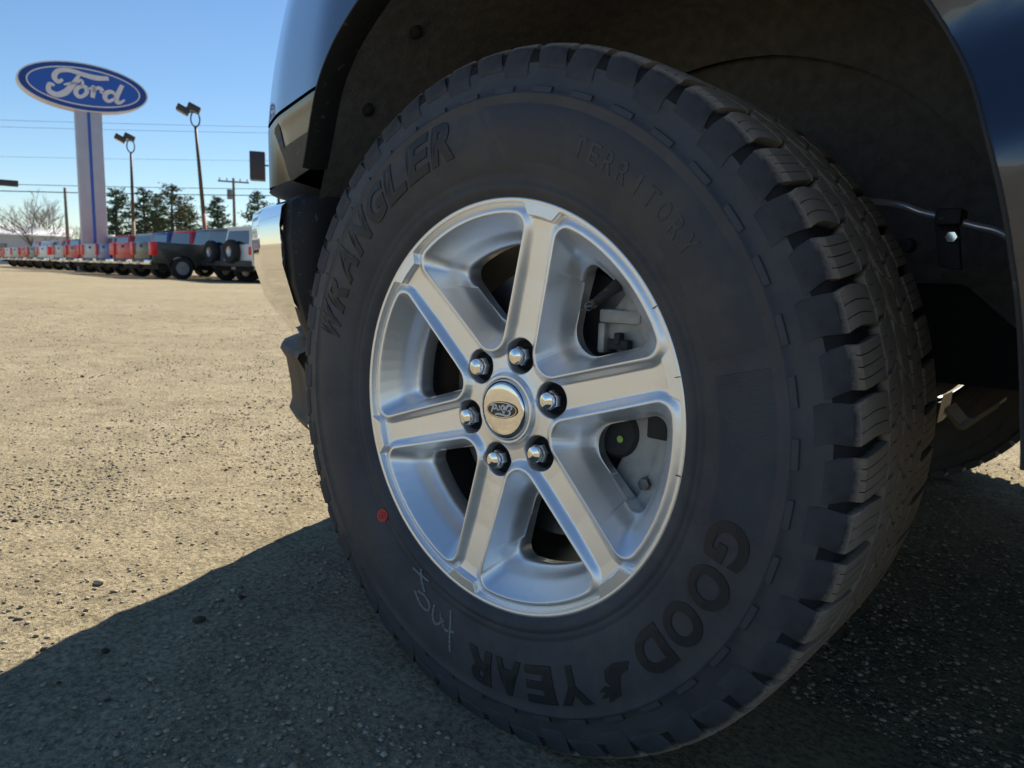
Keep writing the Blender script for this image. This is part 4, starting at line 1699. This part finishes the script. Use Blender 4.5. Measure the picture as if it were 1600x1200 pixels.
def bare_tree(px, D, H, label, seed, n0=6, spread=.5, matl=BARK_PALE, name='bare_tree', cat='tree', depth=6):
    rng = random.Random(seed)
    p = at(px_az(px), D)
    r = empty(name, p, label, cat, 'leafless trees beyond the lot')
    tk, cr = MB(), MB()

    def grow(q, d, l, rad, lev):
        e = q + d * l
        m = (q + e) / 2 + np.array([rng.gauss(0, l * .05), rng.gauss(0, l * .05), 0])
        (tk if lev < 1 else cr).tube([q, m, e], [rad, rad * .85, rad * .68], 4 if lev > 1 else 6, caps=False)
        if lev >= depth:
            return
        for _ in range(rng.randint(2, 3) if lev else n0):
            v = d + np.array([rng.gauss(0, spread), rng.gauss(0, spread), rng.gauss(.12, .22)])
            v /= np.linalg.norm(v)
            grow(q + (e - q) * rng.uniform(.55, 1.0), v, l * rng.uniform(.62, .88), rad * .62, lev + 1)
    grow(np.array([0, 0, -.1]), np.array([0, 0, 1.0]), H * .27, H * .017, 0)
    tk.build('trunk', matl, r, fixn=False)
    cr.build('crown', matl, r, fixn=False)


bare_tree(52, 92, 8.4, 'spreading leafless tree above the white building', 21)
bare_tree(78, 95, 8.6, 'upright leafless tree next to the bare wooden post', 22, spread=.4)
bare_tree(118, 96, 6.4, 'small leafless tree behind the pylon column', 23)
bare_tree(372, 96, 6.6, 'thin leafless tree beside the far utility pole', 24, spread=.4)
bare_tree(395, 100, 6.0, 'thin leafless sapling against the sky near the chrome bumper', 25, spread=.35)
BRUSH = mat('brush_brown', (.20, .145, .085), .95, noise=(3, .3))
BRUSH2 = mat('brush_tan', (.30, .22, .16), .95, noise=(3, .3))
for i, (px, D, H, m_, lab) in enumerate(((88, 84, 4.1, BRUSH, 'brown bushy shrub above the grey pickup'), (285, 100, 6.3, BRUSH2, 'tan twiggy brush under the yellowish pine'), (210, 104, 5.2, BRUSH2, 'tan twiggy brush behind the dark pine'),
                                          (350, 100, 5.0, BRUSH2, 'tan twiggy brush under the lone pine'), (170, 104, 4.8, BRUSH2, 'tan twiggy brush under the thin open pine'), (250, 106, 5.2, BRUSH2, 'tan twiggy brush behind the slim pine'))):
    bare_tree(px, D, H, lab, 40 + i, n0=9, spread=.75, matl=m_, name='shrub', cat='shrub', depth=5)

# ---- parked vehicles
TAIL = mat('tail_red', (.80, .016, .024), .3, coat=.2)
VCOL = {k: mat('paint_' + k, c, .38, metal=.1, coat=.35) for k, c in dict(charcoal=(.055, .058, .050), silver=(.48, .49, .50), white=(.75, .75, .75), red=(.62, .015, .026), maroon=(.20, .012, .018), blue=(.012, .05, .30), grey=(.13, .14, .17), black=(.012, .012, .014)).items()}
TYRE_BG = mat('tyre_plain', (.022, .022, .024), .8)
RIM_BG = mat('rim_bright', (.55, .55, .56), .35, metal=.7)


def bg_wheel(root, x, y, ro=.40, wd=.26):
    s = 1 if y > 0 else -1
    t = MB().lathe([(-wd / 2, ro * .62), (-wd / 2, ro * .9), (-wd / 2 * .8, ro), (wd / 2 * .8, ro), (wd / 2, ro * .9), (wd / 2, ro * .62), (-wd / 2, ro * .62)], 28).build('wheel', TYRE_BG, root, smooth=True)
    t.location = (x, y, ro)
    rm = MB().lathe([(s * wd * .40, ro * .63), (s * wd * .46, ro * .60), (s * wd * .30, ro * .54), (s * wd * .28, .02)], 28)
    for k in range(6):
        a = math.pi / 3 * k
        c, sn = math.cos(a), math.sin(a)
        rm.obox((ro * .33 * c, s * wd * .36, ro * .33 * sn), (ro * .26 * c, 0, ro * .26 * sn), (0, .03, 0), (-.045 * sn, 0, .045 * c))
    rm.build('rim', RIM_BG, t, autos=35)


def arch_pts(cx, r, n=10, z=.40):
    return [(cx + r * math.cos(R_(180 - 180 * k / n)), z + r * math.sin(R_(180 - 180 * k / n))) for k in range(n + 1)]


def pickup_proto():
    """front is +x; local origin on the ground at mid length"""
    root = empty('parked_pickup', (0, 0, 0), 'pickup', 'pickup truck', 'pickups parked in the row')
    paint = VCOL['charcoal']
    lo = [(-.62, .50), (1.28, .50)] + arch_pts(1.86, .47) + [(2.42, .50), (2.86, .52), (2.90, .95), (2.80, 1.12), (1.20, 1.20), (-.62, 1.22)]
    MB().prism(lo, -1.0, 1.0).build('cab_body', paint, root, bevel=.03)
    bed = [(-.64, .50), (-1.28, .50)] + arch_pts(-1.83, .47)[::-1] + [(-2.40, .56), (-2.86, .56), (-2.86, 1.32), (-.64, 1.28)]
    for s in (-1, 1):
        MB().prism(bed, s * .90, s * 1.0).build('bed_side', paint, root, bevel=.02)
        MB().box((-2.92, min(s * .74, s * 1.008), .84), (-2.70, max(s * .74, s * 1.008), 1.31)).build('tail_light', TAIL, root, bevel=.02)
    MB().box((-2.8, -.9, .62), (-.64, .9, .70)).build('bed_floor', UNDER, root)
    tg = MB().box((-2.89, -.735, .70), (-2.82, .735, 1.31)).build('tailgate', paint, root, bevel=.02)
    MB().box((-2.905, -.10, 1.12), (-2.885, .10, 1.22)).build('tailgate_handle', DARKGAP, tg)
    MB().box((-3.02, -.97, .50), (-2.88, .97, .68)).build('rear_bumper', CHROME, root, bevel=.03)
    MB().box((-3.03, -.55, .58), (-3.0, .55, .67)).build('step_pad', LAMP_DARK, root)
    MB().box((-3.035, -.16, .52), (-3.02, .16, .62)).build('number_plate', SIGN_WHITE, root)
    MB().box((-2.6, -.7, .34), (2.7, .7, .56)).build('underframe', UNDER, root)
    # greenhouse
    gh = []
    for x, z, y in ((-.62, 1.20, .96), (1.22, 1.18, .96), (.42, 1.88, .80), (-.50, 1.90, .80)):
        gh.append((x, -y, z))
        gh.append((x, y, z))
    g = MB().add(gh, [(0, 2, 4, 6), (1, 7, 5, 3), (2, 3, 5, 4), (4, 5, 7, 6), (6, 7, 1, 0), (0, 1, 3, 2)])
    g.build('cab_roof', paint, root, bevel=.03)
    MB().add([(-.632, -.82, 1.30), (-.632, .82, 1.30), (-.532, .70, 1.80), (-.532, -.70, 1.80)], [(0, 1, 2, 3)]).build('rear_window', GLASS_DARK, root, fixn=False)
    MB().add([(1.17, -.84, 1.27), (1.17, .84, 1.27), (.53, .72, 1.83), (.53, -.72, 1.83)], [(0, 1, 2, 3)]).build('windshield', GLASS_DARK, root, fixn=False)
    for s in (-1, 1):
        f = lambda z: s * (.972 - (z - 1.2) * .23)
        MB().add([(-.52, f(1.27), 1.27), (.30, f(1.27), 1.27), (.30, f(1.80), 1.80), (-.44, f(1.80), 1.80)], [(0, 1, 2, 3)]).build('side_window', GLASS_DARK, root, fixn=False)
        MB().add([(.36, f(1.27), 1.27), (1.02, f(1.27), 1.27), (.48, f(1.80), 1.80), (.36, f(1.80), 1.80)], [(0, 1, 2, 3)]).build('side_window', GLASS_DARK, root, fixn=False)
        MB().box((.95, min(s * 1.0, s * 1.22), 1.20), (1.05, max(s * 1.0, s * 1.22), 1.42)).build('mirror', LAMP_DARK, root, bevel=.02)
        MB().box((2.82, min(s * .60, s * .97), .82), (2.905, max(s * .60, s * .97), 1.02)).build('headlamp', LENS_CLEAR, root, bevel=.02)
    MB().box((2.84, -.58, .70), (2.915, .58, 1.04)).build('grille', LAMP_DARK, root, bevel=.02)
    MB().box((2.84, -.96, .46), (3.0, .96, .66)).build('front_bumper', CHROME, root, bevel=.03)
    for x in (1.86, -1.83):
        for y in (-.86, .86):
            bg_wheel(root, x, y)
    return root


def copy_tree(o, parent=None):
    c = o.copy()
    COL.objects.link(c)
    c.parent = parent
    for ch in o.children:
        copy_tree(ch, c)
    return c


def repaint(root, old, new):
    for o in root.children_recursive:
        if o.type == 'MESH' and o.material_slots and o.data.materials[0] == old:
            o.material_slots[0].link = 'OBJECT'
            o.material_slots[0].material = new


proto = pickup_proto()
rowdat = [  # x of the flank that faces the lot, colour, label
    (-26.4, 'charcoal', 'dark olive-charcoal pickup showing its whole flank and rear wheel'),
    (-29.2, 'red', 'bright red pickup parked next beyond the olive-charcoal one'),
    (-32.1, 'blue', 'blue pickup parked second beyond the olive-charcoal one'),
    (-34.8, 'silver', 'silver pickup parked third beyond the olive-charcoal one'),
    (-38.4, 'red', 'bright red pickup parked right beside the pylon column foot'),
    (-41.6, 'silver', 'silver pickup on the far side of the pylon foot'),
    (-46.4, 'white', 'white pickup parked beyond the pylon beside the grey one'),
    (-49.8, 'grey', 'slate grey pickup below the brown shrub'),
    (-53.2, 'red', 'red pickup parked between the slate grey and far silver ones'),
    (-56.6, 'silver', 'far silver pickup in front of the white building'),
    (-60.0, 'white', 'far white pickup in front of the white building'),
    (-63.6, 'red', 'farthest red pickup at the end of the row'),
]
for i, (x, colr, lab) in enumerate(rowdat):
    ty = 10.6 + .13 * (-x - 26.4)
    r = proto if i == 0 else copy_tree(proto)
    r.location = (x - 1.0, ty + 2.95, 0)
    r.rotation_euler = (0, 0, math.pi / 2 + R_((-2, 1.5, -1, 2, 0, -1.5, 1, 0, -1, 1, 0, 1)[i]))
    r['label'] = lab
    if i:
        repaint(r, VCOL['charcoal'], VCOL[colr])
for i, (x, y, colr, lab) in enumerate(((-33.5, 20.5, 'red', 'red pickup in the second row, cab showing above the olive-charcoal bed'), (-31.0, 20.2, 'blue', 'blue pickup in the second row behind the olive-charcoal one'), (-28.2, 20.0, 'maroon', 'maroon pickup in the second row near the grey off-roader'))):
    r = copy_tree(proto)
    r.location = (x, y + 3, 0)
    r.rotation_euler = (0, 0, math.pi / 2)
    r['label'] = lab
    r['group'] = 'pickups parked in the second row'
    repaint(r, VCOL['charcoal'], VCOL[colr])


def suv_proto():
    root = empty('parked_offroader', (0, 0, 0), 'suv', 'off-roader', 'boxy off-roaders')
    paint = VCOL['grey']
    lo = [(-2.12, .56), (-1.88, .56)] + arch_pts(-1.38, .50, z=.42) + [(-.86, .54), (.92, .54)] + arch_pts(1.42, .50, z=.42) + [(2.0, .58), (2.25, .60), (2.28, 1.08), (.85, 1.20), (-2.15, 1.20)]
    MB().prism(lo, -.95, .95).build('body', paint, root, bevel=.03)
    gh = []
    for x, z, y in ((-2.13, 1.19, .92), (.92, 1.19, .92), (.52, 1.78, .80), (-2.04, 1.80, .80)):
        gh += [(x, -y, z), (x, y, z)]
    MB().add(gh, [(0, 2, 4, 6), (1, 7, 5, 3), (2, 3, 5, 4), (4, 5, 7, 6), (6, 7, 1, 0), (0, 1, 3, 2)]).build('cabin', paint, root, bevel=.03)
    MB().box((-2.07, -.82, 1.79), (.55, .82, 1.86)).build('roof', paint, root, bevel=.02)
    MB().add([(-2.137, -.74, 1.27), (-2.137, .74, 1.27), (-2.062, .66, 1.72), (-2.062, -.66, 1.72)], [(0, 1, 2, 3)]).build('rear_window', GLASS_DARK, root, fixn=False)
    MB().add([(.90, -.80, 1.26), (.90, .80, 1.26), (.575, .70, 1.73), (.575, -.70, 1.73)], [(0, 1, 2, 3)]).build('windshield', GLASS_DARK, root, fixn=False)
    for s in (-1, 1):
        f = lambda z: s * (.931 - (z - 1.2) * .197)
        for xa, xb in ((-2.0, -1.15), (-1.08, -.25), (-.18, .62)):
            MB().add([(xa, f(1.27), 1.27), (xb, f(1.27), 1.27), (min(xb, .48), f(1.70), 1.70), (xa, f(1.70), 1.70)], [(0, 1, 2, 3)]).build('side_window', GLASS_DARK, root, fixn=False)
        MB().box((-2.17, min(s * .78, s * .94), .92), (-2.10, max(s * .78, s * .94), 1.18)).build('tail_light', TAIL, root, bevel=.015)
        MB().box((2.22, min(s * .55, s * .85), .85), (2.30, max(s * .55, s * .85), 1.03)).build('headlamp', LENS_CLEAR, root, bevel=.02)
        MB().box((.70, min(s * .95, s * 1.14), 1.18), (.80, max(s * .95, s * 1.14), 1.38)).build('mirror', LAMP_DARK, root, bevel=.02)
        for cx in (-1.38, 1.42):
            P = [[(cx + r * math.cos(R_(a)), s * yy, .42 + r * math.sin(R_(a))) for r, yy in ((.50, .93), (.50, 1.03), (.57, 1.01), (.60, .94))] for a in range(0, 181, 12)]
            MB().grid(P).build('wheel_flare', LAMP_DARK, root)
    MB().box((-2.30, -.92, .52), (-2.12, .92, .72)).build('rear_bumper', LAMP_DARK, root, bevel=.03)
    MB().box((2.22, -.92, .52), (2.42, .92, .74)).build('front_bumper', LAMP_DARK, root, bevel=.03)
    MB().box((-1.9, -.6, .36), (2.0, .6, .6)).build('underframe', UNDER, root)
    sp = MB().lathe([(-.38, .18), (-.40, .26), (-.40, .36), (-.36, .40), (-.20, .40), (-.14, .36), (-.14, .02)], 28, axis='x', c=(-2.02, 0, 0)).build('spare_wheel', TYRE_BG, root, smooth=True)
    sp.location = (0, .10, 1.02)
    MB().lathe([(-.385, .20), (-.36, .18), (-.35, .02)], 20, axis='x', c=(-2.02, 0, 0)).build('rim', RIM_BG, sp, smooth=True)
    for x in (-1.38, 1.42):
        for y in (-.83, .83):
            bg_wheel(root, x, y, .42, .28)
    return root


s1 = suv_proto()
s1.location = (-25.2, 12.3 + 2.2, 0)
s1.rotation_euler = (0, 0, math.pi / 2)
s1['label'] = 'dark grey boxy off-roader with a spare wheel on its tailgate'
s2 = copy_tree(s1)
s2.location = (-23.1, 11.95 + 2.2, 0)
s2['label'] = 'white boxy off-roader next to the dark grey one, by the chrome bumper'
repaint(s2, VCOL['grey'], VCOL['white'])

# push-pin clips and a stiffening rib on the felt liner
for k, (ph_, dy) in enumerate(((18, .10), (30, .16), (44, .12), (58, .20), (72, .11), (118, .12), (132, .10), (146, .13), (38, .30), (64, .34), (24, .30))):
    x, z = arch(ph_, .012)
    ex, ez = arch(ph_)
    y = float(ys(ex, ez)) + dy
    n = np.array([-math.cos(R_(ph_)), 0, -math.sin(R_(ph_))])
    p = np.array([x, y, z])
    MB().tube([p - n * .016, p + n * .004, p + n * .007], [.0095, .0095, .005], 12).build('liner_clip', BLACK_PLASTIC, truck, origin=TR, autos=40)
# caliper bolts and hose
for c_ in ((.150, .086, .100), (.118, .082, -.105), (.168, .078, .040), (.160, .078, -.070)):
    hx = MB().lathe([(.012, .0075), (-.006, .0075), (-.007, .004), (-.007, .0003)], 6, c=c_)
    hx.build('caliper_bolt', STEEL, caliper, autos=25)
MB().tube(catmull([(.150, .13, .05), (.165, .10, .085), (.150, .09, .125), (.120, .11, .150), (.09, .16, .165)], 5), .0055, 8).build('brake_hose', CAST_DARK, caliper, smooth=True)
